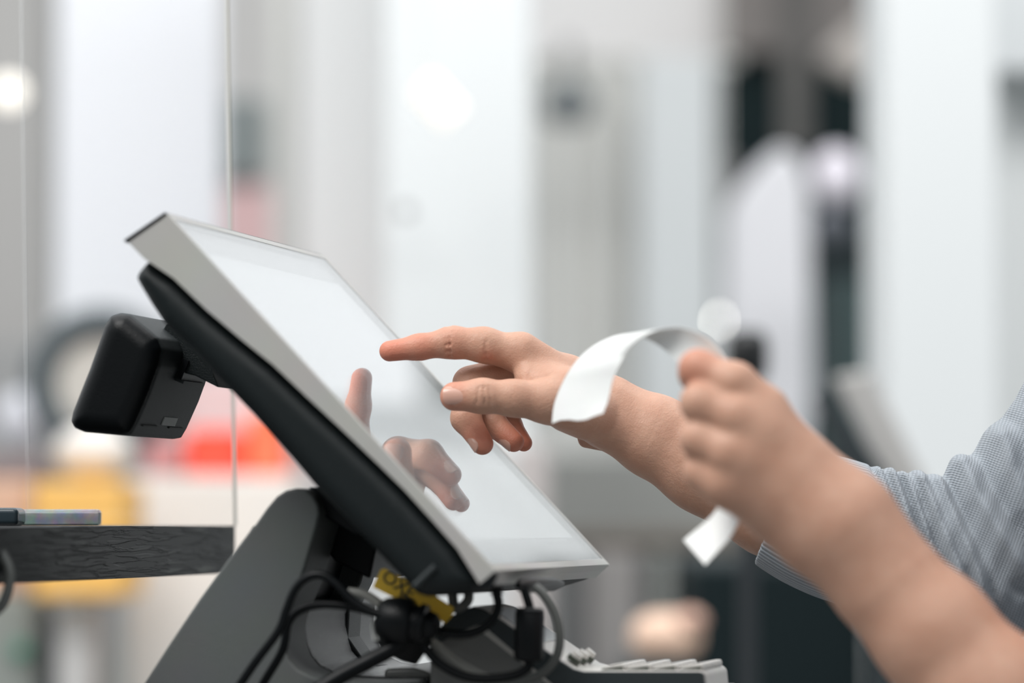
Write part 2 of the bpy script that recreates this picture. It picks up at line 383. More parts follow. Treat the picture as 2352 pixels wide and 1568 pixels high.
# ------------------------------------------------------------------ cables
CK = 0.055
def CP(px, py, k=CK): return onk(px, py, k)
def cable(name, pts, r, m, label, k=CK, cat='cable'):
    ps = [CP(p[0], p[1], p[2] if len(p) > 2 else k) for p in pts]
    o = tube(name, ps, r, m, origin=ps[-1]); tag(o, label, cat); return o
R1 = 0.0028
plug = thing('power_plug', CP(865, 1500, 0.05), 'chunky black barrel connector hanging under the screen with a thick cable', 'plug')
pa, pb = CP(868, 1418, 0.05), CP(1010, 1440, 0.05)
lathe('plug_body', pa, pb, [(0, 0.008), (0.03, 0.0105), (0.12, 0.0128), (0.3, 0.0142), (0.5, 0.0140), (0.56, 0.0128), (0.58, 0.0110), (0.66, 0.0108), (0.68, 0.0124), (0.78, 0.0118), (0.80, 0.0090), (0.93, 0.0075), (1.0, 0.004)], blackp, plug)
lathe('socket_body', CP(905, 1505, 0.07), CP(945, 1435, 0.07), [(0, 0.008), (0.1, 0.0145), (0.85, 0.016), (1, 0.010)], blackp, plug)
tube('thick_cord', [CP(940, 1462, 0.05), CP(900, 1490, 0.05), CP(840, 1522, 0.045), CP(760, 1566, 0.04), CP(640, 1650, 0.03), CP(520, 1770, 0.02)], 0.0049, rubber, plug)
fold = [(888, 1416), (868, 1418), (856, 1424), (851, 1438), (856, 1470)]
vs, fs = [], []
for i, (x, y) in enumerate(fold):
    dx = (0, 3, 7, 12, 14)[i]; dy = (10, 12, 10, 4, 0)[i]
    for (ox, oy, kq) in ((0, 0, 0.05), (dx, dy, 0.05), (0, 0, 0.0505), (dx, dy, 0.0505)): vs.append(CP(x + ox, y + oy, kq))
for i in range(len(fold) - 1):
    a = i * 4; fs += [(a, a + 1, a + 5, a + 4), (a + 2, a + 6, a + 7, a + 3), (a, a + 4, a + 6, a + 2), (a + 1, a + 3, a + 7, a + 5)]
fs += [(0, 2, 3, 1), (16, 17, 19, 18)]
tg = mesh_obj('cord_tag', vs, fs, tagm, plug, smooth=False)
tg['label'] = 'small grey printed tag'
text_mesh('lettering', 'MADE IN P.R.C.', CP(860, 1449, 0.0497), E1 * 0.1 - E2, E1 + E2 * 0.1, 0.0022, ink, tg)
cable('usb_cable', [(1140, 1362), (1145, 1385), (1140, 1408), (1122, 1432), (1095, 1449), (1060, 1456), (1020, 1452), (975, 1440)], R1, rubber, 'short black cable curving from the screen bottom to the black plug')
lathe('plug_collar', CP(1141, 1346), CP(1141, 1366), [(0, 0.0034), (0.45, 0.0034), (0.46, 0.0042), (0.6, 0.0042), (0.61, 0.003), (0.75, 0.003), (0.76, 0.0042), (0.9, 0.0042), (1, 0.003)], blackp, bpy.data.objects['usb_cable'])
fc = cable('signal_cable', [(1203, 1350), (1210, 1372), (1217, 1400), (1218, 1450), (1216, 1520), (1204, 1540), (1170, 1553), (1110, 1558), (1060, 1550), (1015, 1527), (985, 1498), (960, 1460)], R1, rubber, 'black cable with a fat ferrite barrel looping beneath the screen')
lathe('ferrite_barrel', CP(1218, 1395), CP(1214, 1520), [(0, 0.0050), (0.005, 0.0072), (0.04, 0.0084), (0.1, 0.0088), (0.12, 0.0086), (0.14, 0.0089), (0.9, 0.0089), (0.96, 0.0082), (1, 0.0055)], blackp, fc)
cable('grey_cable', [(1228, 1346), (1250, 1366), (1272, 1400), (1284, 1440), (1285, 1480), (1274, 1516), (1248, 1544), (1210, 1560), (1160, 1566), (1110, 1564)], R1, gcable, 'smooth dark grey cable making the outermost loop right of the ferrite barrel', k=0.075)
cable('pale_cable', [(800, 1358), (835, 1364), (868, 1384), (905, 1415), (950, 1450), (1000, 1478), (1050, 1518), (1100, 1548), (1160, 1572)], R1, lcable, 'pale grey cable running diagonally behind the black plug', k=0.085)
cable('black_cable', [(380, 1785), (470, 1690), (580, 1530), (640, 1448), (658, 1400), (678, 1352), (705, 1326), (738, 1320), (772, 1340), (810, 1378), (850, 1402), (885, 1412)], 0.0026, rubber, 'black cable arching high over the stand arm into the plug', k=0.04)
cable('black_cable', [(440, 1785), (530, 1690), (610, 1560), (650, 1490), (662, 1430), (690, 1400), (740, 1388), (800, 1392), (850, 1404), (890, 1415)], 0.0026, rubber, 'lower black cable running beside the arching one along the stand', k=0.05)
cable('short_cable', [(1075, 1350), (1076, 1375), (1062, 1392), (1045, 1396), (1040, 1372), (1038, 1350)], 0.003, gcable, 'small dark cable loop right under the housing corner by the yellow label', k=0.09)
cable('cable_coil', [(-20, 1250, -0.05), (8, 1280, -0.05), (22, 1320, -0.05), (16, 1365, -0.05), (-5, 1400, -0.05), (-60, 1430, -0.05)], 0.0030, gcable, 'blurred dark cable loop in front of the black shelf end')

# ------------------------------------------------------------------ keyboard under the screen
KB = 0.10; KE = 0.188
kb = thing('keypad_terminal', (*onk(1250, 1568, 0.19).xy, CTR), 'grey keypad unit with pale sloped top and raised keys below the screen', 'keypad')
pix_prism('side_panel', [(985, 1790), (985, 1450), (1045, 1425), (1098, 1404), (1140, 1430), (1300, 1543), (1330, 1574), (1640, 1582), (1640, 1790)], KB, KB + 0.004, KE - 0.004, kbd_grey, kb, 0.001)
pix_prism('dark_rim', [(985, 1492), (1022, 1424), (1060, 1400), (1085, 1394), (1110, 1400), (1150, 1424), (1260, 1499), (1316, 1536), (1340, 1542), (1608, 1542), (1616, 1548), (1622, 1600), (1625, 1640), (1300, 1640), (1270, 1572), (1150, 1470), (1105, 1432), (1060, 1446), (1012, 1474), (986, 1496)], KB, KB, KB + 0.007, kbd_dark, kb, 0.001)
topk = [(1060, 1399), (1085, 1392.5), (1112, 1399), (1150, 1421), (1262, 1497), (1316, 1533), (1340, 1540), (1608, 1540), (1618, 1548), (1626, 1640), (1340, 1640), (1240, 1560), (1100, 1450), (1030, 1440)]
pix_prism('top_plate', topk, KB, KB + 0.003, KE, keyw, kb, 0.0018, 3)
for i, xc in enumerate((1403, 1462, 1523, 1583)):
    for j in range(3):
        k0 = KB + 0.008 + j * 0.0255
        st = [NP(xc + x, y, KB) for x, y in ((-27, 1539), (-27, 1534), (-10, 1529), (12, 1524.5), (24, 1524), (28, 1530), (27, 1539))]
        ko = prism('key', st, k0, k0 + 0.0215, keym, kb, 0.0010, 3)
        pix_prism('key_skirt', [(xc - 29, 1541), (xc - 26, 1536.5), (xc + 22, 1531), (xc + 25, 1541)], KB, k0 - 0.0006, k0 + 0.0221, keys_side, ko)
for j in range(3):
    k0 = KB + 0.014 + j * 0.021; s_, t_ = NP(1307, 1519, KB)
    bt = tube('button', [W3(s_ + 0.0010, t_ + 0.002, k0), W3(s_ + 0.0032, t_ + 0.0046, k0)], 0.0045, keym, kb, sm=1, n=18, radii=[0.0038, 0.0032])
    tube('button_collar', [W3(s_ - 0.0006, t_ - 0.0005, k0), W3(s_ + 0.0014, t_ + 0.0022, k0)], 0.0044, keys_side, bt, sm=1, n=18)
pix_prism('display_window', [(1120, 1402), (1124, 1399), (1236, 1474), (1232, 1478)], KB, KB + 0.012, KE - 0.012, mat('pale_lcd', (0.62, 0.66, 0.68), 0.15), kb, 0.0006)

# counter below, out of view, carrying the till and the keyboard
woodm = mat('pale_counter_laminate', (0.14, 0.14, 0.14), 0.4)
ct = box('counter', (-0.245, 2.42, CTR - 0.02), (1.01, 0.75, 0.04), woodm, None, bev=0.004); tag(ct, 'grey laminate counter top carrying the till', 'counter')
lg = box('counter_cabinet', (-0.245, 2.42, (CTR - 0.04) / 2), (0.93, 0.65, CTR - 0.04), mat('counter_front', (0.2, 0.21, 0.21), 0.6), ct)
bpy.context.view_layer.update()
lg.location = lg.location

# ------------------------------------------------------------------ dark wood shelf, glass screen and the things on it
wm = bpy.data.materials.new('black_stained_wood'); wm.use_nodes = True; n, l, b = nodes(wm)
co = n.new('ShaderNodeTexCoord'); mp = n.new('ShaderNodeMapping'); mp.inputs['Scale'].default_value = (9, 9, 190)
nz = n.new('ShaderNodeTexNoise'); nz.inputs['Scale'].default_value = 1.6; nz.inputs['Detail'].default_value = 7; nz.inputs['Distortion'].default_value = 0.6
l.new(co.outputs['Object'], mp.inputs[0]); l.new(mp.outputs[0], nz.inputs['Vector'])
rp = n.new('ShaderNodeValToRGB'); rp.color_ramp.elements[0].position = 0.47; rp.color_ramp.elements[1].position = 0.56
l.new(nz.outputs[0], rp.inputs[0]); bp = n.new('ShaderNodeBump'); bp.inputs['Strength'].default_value = 1.0; bp.inputs['Distance'].default_value = 0.0007
rq = n.new('ShaderNodeValToRGB'); rq.color_ramp.elements[0].position = 0.60; rq.color_ramp.elements[0].color = (0.006, 0.008, 0.009, 1); rq.color_ramp.elements[1].position = 0.66; rq.color_ramp.elements[1].color = (0.06, 0.065, 0.06, 1)
l.new(nz.outputs[0], rq.inputs[0]); l.new(rq.outputs[0], b.inputs['Base Color'])
l.new(rp.outputs[0], bp.inputs['Height']); l.new(bp.outputs[0], b.inputs['Normal'])
b.inputs['Base Color'].default_value = (0.006, 0.008, 0.009, 1); b.inputs['Roughness'].default_value = 0.33; b.inputs['Specular IOR Level'].default_value = 0.11
SZ = CAMZ - 0.0012
def flat(px, Y): return Vector(((px - 1176) / FPX * Y, Y, 0))
A = flat(-60, 2.165); B = flat(541, 2.73)
dr = (B - A).normalized(); nl = Vector((-dr.y, dr.x, 0))
vs = []
for z in (SZ - 0.0335, SZ):
    for q in (A, B, B + nl * 0.30, A + nl * 0.30): vs.append(Vector((q.x, q.y, z)))
sh = mesh_obj('wooden_shelf', vs, [(0, 1, 2, 3), (4, 5, 6, 7), (0, 1, 5, 4), (1, 2, 6, 5), (2, 3, 7, 6), (3, 0, 4, 7)], wm, None, smooth=False)
bevel(sh, 0.0006, 2)
tag(sh, 'thick black stained wooden shelf with visible grain at the glass screen', 'shelf')
for q in (A + nl * 0.15 + dr * 0.05, B + nl * 0.15 - dr * 0.05):
    pass
br = box('bracket', Vector((*((A + nl * 0.16 + dr * 0.2).xy), (SZ - 0.0335 + CTR) / 2)), (0.05, 0.05, SZ - 0.0335 - CTR), mat('bracket_metal', (0.05, 0.05, 0.05), 0.4), sh)
# glass screen standing on the shelf
def pane(name, x0, x1, y0, y1, ztop, label, thick=0.005, lean=0.0):
    a = flat(x0, y0); c = flat(x1, y1); d = (c - a).normalized(); nn = Vector((-d.y, d.x, 0)) * thick
    vs = []
    for z, sf in ((SZ, 0), (ztop, -lean)):
        for q in (a, c, c + nn, a + nn): vs.append(Vector((q.x + sf, q.y, z)))
    o = mesh_obj(name, vs, [(0, 1, 2, 3), (4, 5, 6, 7), (0, 1, 5, 4), (1, 2, 6, 5), (2, 3, 7, 6), (3, 0, 4, 7)], glass, None, smooth=False)
    tag(o, label, 'glass panel'); return o
gs = pane('glass_screen', 66, 537, 2.72, 2.72, 1.62, 'tall clear glass screen standing along the black wooden shelf', lean=0.0105)
e0 = flat(537, 2.72); ew = 0.0022
vs = [Vector((e0.x + a_ - b_, 2.7195 + c_, z_)) for (z_, b_) in ((SZ, 0), (1.62, 0.0105)) for (a_, c_) in ((0, 0), (ew, 0), (ew, 0.006), (0, 0.006))]
mesh_obj('polished_edge', vs, [(0, 1, 2, 3), (4, 5, 6, 7), (0, 1, 5, 4), (1, 2, 6, 5), (2, 3, 7, 6), (3, 0, 4, 7)], mat('polished_glass_edge', (0.62, 0.61, 0.56), 0.3), gs, smooth=False)
ab = thing('acrylic_block', (*flat(140, 2.62).xy, SZ), 'clear flat acrylic block with pale top lying on the black shelf', 'block')
c0 = flat(30, 2.50); c1 = flat(222, 2.62)
def rbox(name, c, sx_, sy_, sz_, rz, m, parent, bev, seg=3): return box(name, c, (sx_, sy_, sz_), m, parent, rz, bev, seg)
rzz = 0.10
cc = flat(128, 2.52)
rbox('block_body', Vector((cc.x, cc.y + 0.03, SZ + 0.0056)), 0.054, 0.075, 0.0104, rzz, acryl, ab, 0.0022)
rbox('printed_insert', Vector((cc.x, cc.y + 0.03, SZ + 0.0050)), 0.050, 0.071, 0.0072, rzz, mat('silver_insert', (0.85, 0.87, 0.9), 0.35, 0.2, noise=0.8, nscale=120), ab, 0.0004)
cc = flat(0, 2.44)
dk = rbox('stapler_case', Vector((cc.x - 0.012, cc.y + 0.03, SZ + 0.0058)), 0.045, 0.06, 0.0115, 0.05, mat('slate_plastic', (0.03, 0.045, 0.055), 0.2), None, 0.0035, 4)
tag(dk, 'small glossy slate blue case with rounded corners beside the acrylic block', 'case')

# ------------------------------------------------------------------ SDF bodies
# ---- pixel polylines into 3D chains
def Q(*pts): return [P(*p) for p in pts]
# fingertip over the glass: where the sight line meets a plane just above the screen
def on_screen(px, py, h):
    d = ray(px, py); o = Vector((0, 0, CAMZ)); t = ((T0 + N * h) - o).dot(N) / d.dot(N); return (o + d * t)
tipY = on_screen(893, 806, 0.0120).y
print('tipY', tipY, 'LEN', LEN)
Y0 = min(max(tipY, 2.40), 2.52)
def R(px): return px / FPX * Y0
# right hand (far arm, pointing)
ix = Q((895, 806, Y0), (962, 797, Y0 + .001), (1038, 786, Y0 + .002), (1112, 792, Y0 + .003), (1190, 812, Y0 + .006))
ixr = [R(24), R(27.5), R(35), R(38.5), R(42)]
mi = Q((1108, 1019, Y0 - .002), (1070, 960, Y0 + .006), (1079, 880, Y0 + .016), (1205, 835, Y0 + .026))
mir = [R(25.5), R(33), R(37), R(38)]
ri = Q((1180, 1014, Y0 + .014), (1128, 968, Y0 + .022), (1095, 890, Y0 + .035), (1215, 850, Y0 + .045))
rir = [R(24), R(31), R(34), R(35)]
pk = Q((1203, 1017, Y0 + .034), (1170, 972, Y0 + .042), (1135, 900, Y0 + .052), (1240, 868, Y0 + .062))
pkr = [R(20), R(26), R(29), R(30)]
th = Q((1044, 910, Y0 - .024), (1108, 909, Y0 - .024), (1180, 914, Y0 - .022), (1255, 921, Y0 - .016), (1350, 945, Y0 + .004))
thr = [R(33), R(36.5), R(39), R(48), R(60)]
wr = P(1408, 952, Y0 + .026)
fa = Q((1408, 953, Y0 + .026), (1500, 1000, Y0 + .026), (1620, 1065, Y0 + .024), (1780, 1150, Y0 + .02), (1960, 1230, Y0 + .015), (2240, 1330, Y0 + .0))
far_ = [R(72), R(88), R(106), R(122), R(130), R(133)]
fdir = (fa[2] - fa[0]).normalized()
flatax = fdir.cross(Vector((0, 1, 0))).normalized()
palm = [(P(1198, 806, Y0 + .006), R(42)), (P(1215, 828, Y0 + .024), R(40)), (P(1230, 850, Y0 + .042), R(37)), (P(1255, 872, Y0 + .058), R(34))]
def right_hand(p):
    d = None
    for (a, r) in palm:
        c = cap(p, a, wr + (a - wr) * 0.12, r, R(54)); d = c if d is None else smin(d, c, .010)
    mid = P(1300, 885, Y0 + .028)
    d = smin(d, cap(p, mid, wr, R(68), R(62)), .008)
    d = smin(d, cap(p, P(1305, 938, Y0 + .004), P(1385, 980, Y0 + .012), R(52), R(40)), .010)            # ball of the thumb
    d = smin(d, cap(p, P(1330, 955, Y0 + .048), P(1384, 980, Y0 + .046), R(36), R(36)), .006)          # heel of the palm
    web = cap(p, P(1215, 870, Y0 - .004), P(1290, 895, Y0 - .006), R(30), R(52)); d = smin(d, web, .012)
    d = smin(d, chain(p, fa, far_, .010, flatax, 1.0), .012)
    tot = d
    tot = smin(tot, cap(p, P(1345, 1012, Y0 + .05), P(1392, 1015, Y0 + .05), R(16), R(20)), .009)
    t1 = smin(d, chain(p, th, thr, .006), .007); i1 = smin(d, chain(p, ix, ixr, .005), .006)
    res = smin(smin(tot, t1, .001), i1, .0012)
    for c_, r_ in ((mi, mir), (ri, rir), (pk, pkr)):
        f1 = smin(d, chain(p, c_, r_, .004), .005); res = smin(res, f1, .0008)
    # joint creases
    def cr(a, b, dep, wd, res):
        return groove(p, res, [a, b], dep, wd)
    yf = Y0 - R(36)
    for (x, yc, rr, dep, wd) in ((1036, 786, 35.5, .0009, .0010), (1028, 787, 35, .0006, .0009), (963, 797, 28.5, .0008, .0010), (955, 798, 28, .0006, .0009), (1118, 793, 38.5, .0007, .0011)):
        c_ = P(x, yc, Y0 + .002); rr = R(rr)
        arc = [c_ + Vector((0.0006 * math.sin(q * 2), -rr * math.cos(math.radians(q)), rr * math.sin(math.radians(q)))) for q in (-85, -60, -35, -10, 12)]
        res = groove(p, res, arc, dep, wd)
    res = cr(P(1034, 748, Y0 - .004), P(1034, 749, Y0 + .006), .0006, .0012, res)
    res = cr(P(1027, 749, Y0 - .004), P(1027, 750, Y0 + .006), .0005, .0010, res)
    yt = Y0 - .024 - R(37)
    for (x, dx, dep) in ((1100, -5, .0007), (1111, 3, .0008), (1122, 8, .0007)):
        res = cr(P(x, 888, yt), P(x + dx, 930, yt), dep, .0010, res)
    res = groove(p, res, [P(1180, 884, Y0 - .02), P(1215, 873, Y0 - .016), P(1260, 868, Y0 - .016)], .0012, .0022)
    res = groove(p, res, [P(1182, 826, Y0 - .014), P(1186, 874, Y0 - .014)], .0018, .0016)
    res = groove(p, res, [P(1126, 832, Y0 - .004), P(1150, 846, Y0 - .002), P(1172, 872, Y0 - .004)], .0012, .0014)
    return res
# left hand (near arm, holding the receipt)
Z0 = 2.13
def S(px): return px / FPX * Z0
lw = P(1945, 1215, Z0 + .004)
lf = Q((1945, 1215, Z0 + .004), (2030, 1330, Z0 + .004), (2140, 1450, Z0 + .0), (2270, 1610, Z0 - .004), (2440, 1800, Z0 - .01))
lfr = [S(104), S(112), S(128), S(150), S(165)]
kn = [(1756, 944, 0), (1752, 998, -.006), (1722, 1062, -.006), (1690, 1120, 0)]
lkn = [P(x, y, Z0 + z) for x, y, z in kn]
lfi = [
    (Q((1756, 940, Z0), (1690, 880, Z0 - .002), (1603, 846, Z0 + .006), (1600, 858, Z0 + .026), (1618, 850, Z0 + .036)), [S(42), S(43), S(38), S(36), S(30)]),
    (Q((1752, 998, Z0 - .006), (1690, 955, Z0 - .008), (1609, 925, Z0 - .002), (1622, 940, Z0 + .022), (1660, 960, Z0 + .034)), [S(43), S(44), S(41), S(38), S(32)]),
    (Q((1722, 1062, Z0 - .006), (1670, 1035, Z0 - .008), (1607, 1008, Z0 - .002), (1630, 1020, Z0 + .020), (1670, 1040, Z0 + .030)), [S(43), S(42), S(39), S(36), S(32)]),
    (Q((1690, 1120, Z0), (1655, 1105, Z0 - .002), (1612, 1082, Z0 + .002), (1640, 1095, Z0 + .020), (1680, 1110, Z0 + .028)), [S(41), S(39), S(36), S(32), S(28)]),
]
lth = (Q((1850, 1040, Z0 + .030), (1755, 955, Z0 + .045), (1680, 886, Z0 + .052), (1632, 858, Z0 + .052)), [S(52), S(40), S(34), S(28)])
def left_hand(p):
    d = None
    for i, a in enumerate(lkn):
        q0 = lw + (a - lw) * 0.15
        c = cap(p, a, q0, S((45, 48, 48, 46)[i]), S(74)); d = c if d is None else smin(d, c, .012)
    d = smin(d, cap(p, P(1830, 1120, Z0 + .012), lw, S(100), S(90)), .015)
    d = smin(d, cap(p, P(1760, 1150, Z0 + .016), P(1860, 1230, Z0 + .012), S(62), S(70)), .015)
    d = smin(d, chain(p, lf, lfr, .012), .02)
    res = d
    for pts, rs in lfi:
        f1 = smin(d, chain(p, pts, rs, .008), .014); res = smin(res, f1, .0028)
    res = smin(res, smin(d, chain(p, *lth, .006), .008), .001)
    return res

def attr_color(me, verts, tips, name='flush'):
    a = me.attributes.new(name, 'FLOAT', 'POINT'); val = np.zeros(len(verts))
    for t, r in tips:
        dd = np.linalg.norm(verts - npv(t), axis=1); val = np.maximum(val, 0.8 * np.exp(-(dd / r) ** 2))
    a.data.foreach_set('value', val.astype(np.float32))
skin = bpy.data.materials.new('skin'); skin.use_nodes = True; n, l, b = nodes(skin)
at = n.new('ShaderNodeAttribute'); at.attribute_name = 'flush'
co = n.new('ShaderNodeTexCoord'); nz = n.new('ShaderNodeTexNoise'); nz.inputs['Scale'].default_value = 55; nz.inputs['Detail'].default_value = 5
l.new(co.outputs['Object'], nz.inputs['Vector'])
m1 = n.new('ShaderNodeMix'); m1.data_type = 'RGBA'; m1.inputs[6].default_value = (0.47, 0.245, 0.165, 1); m1.inputs[7].default_value = (0.64, 0.39, 0.285, 1)
l.new(nz.outputs[0], m1.inputs[0])
m2 = n.new('ShaderNodeMix'); m2.data_type = 'RGBA'; m2.inputs[7].default_value = (0.66, 0.20, 0.125, 1)
l.new(at.outputs['Fac'], m2.inputs[0]); l.new(m1.outputs[2], m2.inputs[6]); l.new(m2.outputs[2], b.inputs['Base Color'])
b.inputs['Roughness'].default_value = 0.48; b.inputs['Specular IOR Level'].default_value = 0.35
b.inputs['Subsurface Weight'].default_value = 0.18; b.inputs['Subsurface Radius'].default_value = (1.0, 0.35, 0.2); b.inputs['Subsurface Scale'].default_value = 0.004
vz = n.new('ShaderNodeTexVoronoi'); vz.inputs['Scale'].default_value = 900
l.new(co.outputs['Object'], vz.inputs['Vector'])
n3 = n.new('ShaderNodeTexNoise'); n3.inputs['Scale'].default_value = 260; n3.inputs['Detail'].default_value = 3; l.new(co.outputs['Object'], n3.inputs['Vector'])
ad = n.new('ShaderNodeMath'); ad.operation = 'MULTIPLY_ADD'; ad.inputs[1].default_value = 0.35
l.new(vz.outputs['Distance'], ad.inputs[0]); l.new(n3.outputs[0], ad.inputs[2])
bp = n.new('ShaderNodeBump'); bp.inputs['Strength'].default_value = 0.7; bp.inputs['Distance'].default_value = 0.0005
l.new(ad.outputs[0], bp.inputs['Height']); l.new(bp.outputs[0], b.inputs['Normal'])

person = thing('person', (0.47, 2.34, 0.0), 'person in a light blue-grey knit sweater tapping the screen and holding a curled receipt', 'person')
PR = Vector((0.47, 2.34, 0.0))
# torso, shoulders, neck and head (beyond the right edge of the picture)
LE = lf[-1]; RE = fa[-1] + Vector((0.02, 0, 0))
LS = Vector((0.475, 2.185, 1.375)); RS = Vector((0.475, 2.50, 1.375))
def body_far(p):
    d = cap(p, (0.475, 2.34, 0.98), (0.475, 2.34, 1.26), .105, .115, (0, 1, 0), 1.35)
    d = smin(d, cap(p, (0.475, 2.24, 1.36), (0.475, 2.44, 1.36), .06, .06), .06)
    d = smin(d, cap(p, (0.475, 2.34, 1.38), (0.465, 2.34, 1.50), .052, .050), .03)
    d = smin(d, cap(p, (0.46, 2.34, 1.60), (0.47, 2.34, 1.68), .075, .088, (0, 1, 0), 0.86), .02)
    d = smin(d, cap(p, (0.425, 2.34, 1.54), (0.44, 2.34, 1.60), .035, .06), .03)
    d = smin(d, cap(p, (0.372, 2.34, 1.605), (0.378, 2.34, 1.63), .012, .008), .015)
    d = smin(d, cap(p, (0.385, 2.33, 1.575), (0.385, 2.35, 1.575), .008, .008), .006)
    for sy in (-1, 1):
        d = smin(d, cap(p, (0.475, 2.34 + sy * .083, 1.60), (0.480, 2.34 + sy * .087, 1.645), .010, .014), .004)
        d = smin(d, cap(p, (0.388, 2.34 + sy * .033, 1.645), (0.39, 2.34 + sy * .03, 1.645), .012, .012), .004)
    d = smin(d, chain(p, [RS, RE + Vector((0, 0, 0))], [.046, .038]), .03)
    d = smin(d, chain(p, [LS, LE], [.046, .040]), .03)
    d = smin(d, cap(p, (0.475, 2.26, 0.92), (0.47, 2.25, 0.50), .085, .065), .04)
    d = smin(d, cap(p, (0.475, 2.42, 0.92), (0.47, 2.43, 0.50), .085, .065), .04)
    d = smin(d, chain(p, [Vector((0.47, 2.25, .5)), Vector((0.48, 2.25, .09)), Vector((0.36, 2.25, .045))], [.062, .04, .035]), .02)
    d = smin(d, chain(p, [Vector((0.47, 2.43, .5)), Vector((0.48, 2.43, .09)), Vector((0.36, 2.43, .045))], [.062, .04, .035]), .02)
    return d
def bounds(pts, r): 
    a = np.array([npv(p) for p in pts]); return a.min(0) - r, a.max(0) + r
lo, hi = bounds(ix + mi + pk + th + fa[:5], .05); hi = npv((fa[4].x + .01, hi[1], hi[2]))
Vr, Fr = surface_nets(right_hand, lo, hi, 0.0008)
lo, hi = bounds(sum([a[0] for a in lfi], []) + [lw, lf[3]] + lth[0], .06)
lo[1] = Z0 - .06
Vl, Fl = surface_nets(left_hand, lo, hi, 0.0015)
Vb, Fb = surface_nets(body_far, (0.22, 2.02, 0.0), (0.70, 2.66, 1.79), 0.008)
Vall = np.concatenate([Vr, Vl, Vb]); Fall = np.concatenate([Fr, Fl + len(Vr), Fb + len(Vr) + len(Vl)])
bd = mesh_obj('body', [Vector(v) for v in Vall], Fall.tolist(), skin, person, angle=180)
attr_color(bd.data, Vall, [(ix[0], .020), (ix[1], .012), (ix[2], .009), (mi[0], .015), (ri[0], .014), (pk[0], .014), (th[0], .010), (lfi[0][0][2], .011), (P(1120, 830, Y0 - .01), .006)])
# fingernails
nailm = bpy.data.materials.new('fingernail'); nailm.use_nodes = True; n, l, b = nodes(nailm)
b.inputs['Base Color'].default_value = (0.64, 0.37, 0.29, 1); b.inputs['Roughness'].default_value = 0.25; b.inputs['Coat Weight'].default_value = 0.3
def nail(fn, c, axis, nrm, L, Wd, Rr):
    c = Vector(c); axis = Vector(axis).normalized(); nrm = Vector(nrm); nrm = (nrm - axis * nrm.dot(axis)).normalized(); sd = axis.cross(nrm)
    q = c + nrm * 0.03
    for _ in range(60):
        dd = float(fn(np.array([npv(q)]))[0])
        q = q - nrm * max(dd, 0.00005) * 0.8
        if dd < 0.00008: break
    vs, fs = [], []; NU, NV = 12, 14
    for layer in (0, 1):
        for i in range(NU + 1):
            for j in range(NV + 1):
                s_ = -1 + 2 * i / NU; t_ = -1 + 2 * j / NV
                lim = (1 - abs(s_) ** 3.5 * 0.42) if t_ > 0 else (1 - s_ ** 2 * 0.22)
                tt = t_ * lim; a_ = s_ * Wd / 2 / Rr
                drop = -0.00035 * (1 if layer == 0 else 0) - 0.0004 * abs(s_) ** 3 + (0.00035 if layer == 1 else -0.0005) - 0.0010 * max(tt, 0) ** 2 * 0.5
                vs.append(q + axis * tt * L / 2 + sd * Rr * math.sin(a_) + nrm * (Rr * (math.cos(a_) - 1) + drop))
    K = (NU + 1) * (NV + 1); idx = lambda i, j, la: la * K + i * (NV + 1) + j
    for i in range(NU):
        for j in range(NV):
            for la in (0, 1): fs.append((idx(i, j, la), idx(i + 1, j, la), idx(i + 1, j + 1, la), idx(i, j + 1, la)))
    for i in range(NU):
        for j in (0, NV): fs.append((idx(i, j, 0), idx(i + 1, j, 0), idx(i + 1, j, 1), idx(i, j, 1)))
    for j in range(NV):
        for i in (0, NU): fs.append((idx(i, j, 0), idx(i, j + 1, 0), idx(i, j + 1, 1), idx(i, j, 1)))
    return mesh_obj('fingernail', vs, fs, nailm, person, angle=50)
nail(right_hand, P(1041, 911, Y0 - .024), th[0] - th[1], (0.05, -1, 0.10), R(46), R(46), R(32))
nail(right_hand, mi[0] + (mi[1] - mi[0]).normalized() * R(10), mi[0] - mi[1], (-0.8, -0.5, -0.35), R(44), R(36), R(26))
nail(right_hand, ri[0] + (ri[1] - ri[0]).normalized() * R(9), ri[0] - ri[1], (-0.6, -0.5, -0.65), R(40), R(34), R(25))
nail(right_hand, pk[0] + (pk[1] - pk[0]).normalized() * R(8), pk[0] - pk[1], (-0.5, -0.6, -0.65), R(34), R(28), R(21))
nail(right_hand, P(905, 800, Y0), ix[0] - ix[1], (0, 0.97, 0.25), R(42), R(34), R(25))

# hair of the person (beyond the picture)
hv = []
def hair_fn(p):
    d = cap(p, (0.485, 2.34, 1.64), (0.485, 2.34, 1.69), .092, .094, (0, 1, 0), 0.9)
    d = smin(d, cap(p, (0.57, 2.34, 1.62), (0.60, 2.34, 1.50), .03, .018), .03)
    cut = -(np.sqrt(((p - npv((0.385, 2.34, 1.60))) ** 2 * npv((1, .75, .8))).sum(1)) - .078)
    return np.maximum(d, cut)
Vh, Fh = surface_nets(hair_fn, (0.34, 2.2, 1.46), (0.66, 2.48, 1.81), 0.006)
mesh_obj('hair', [Vector(v) for v in Vh], Fh.tolist(), mat('brown_hair', (0.05, 0.03, 0.02), 0.5, noise=0.4, nscale=20), person, angle=180)

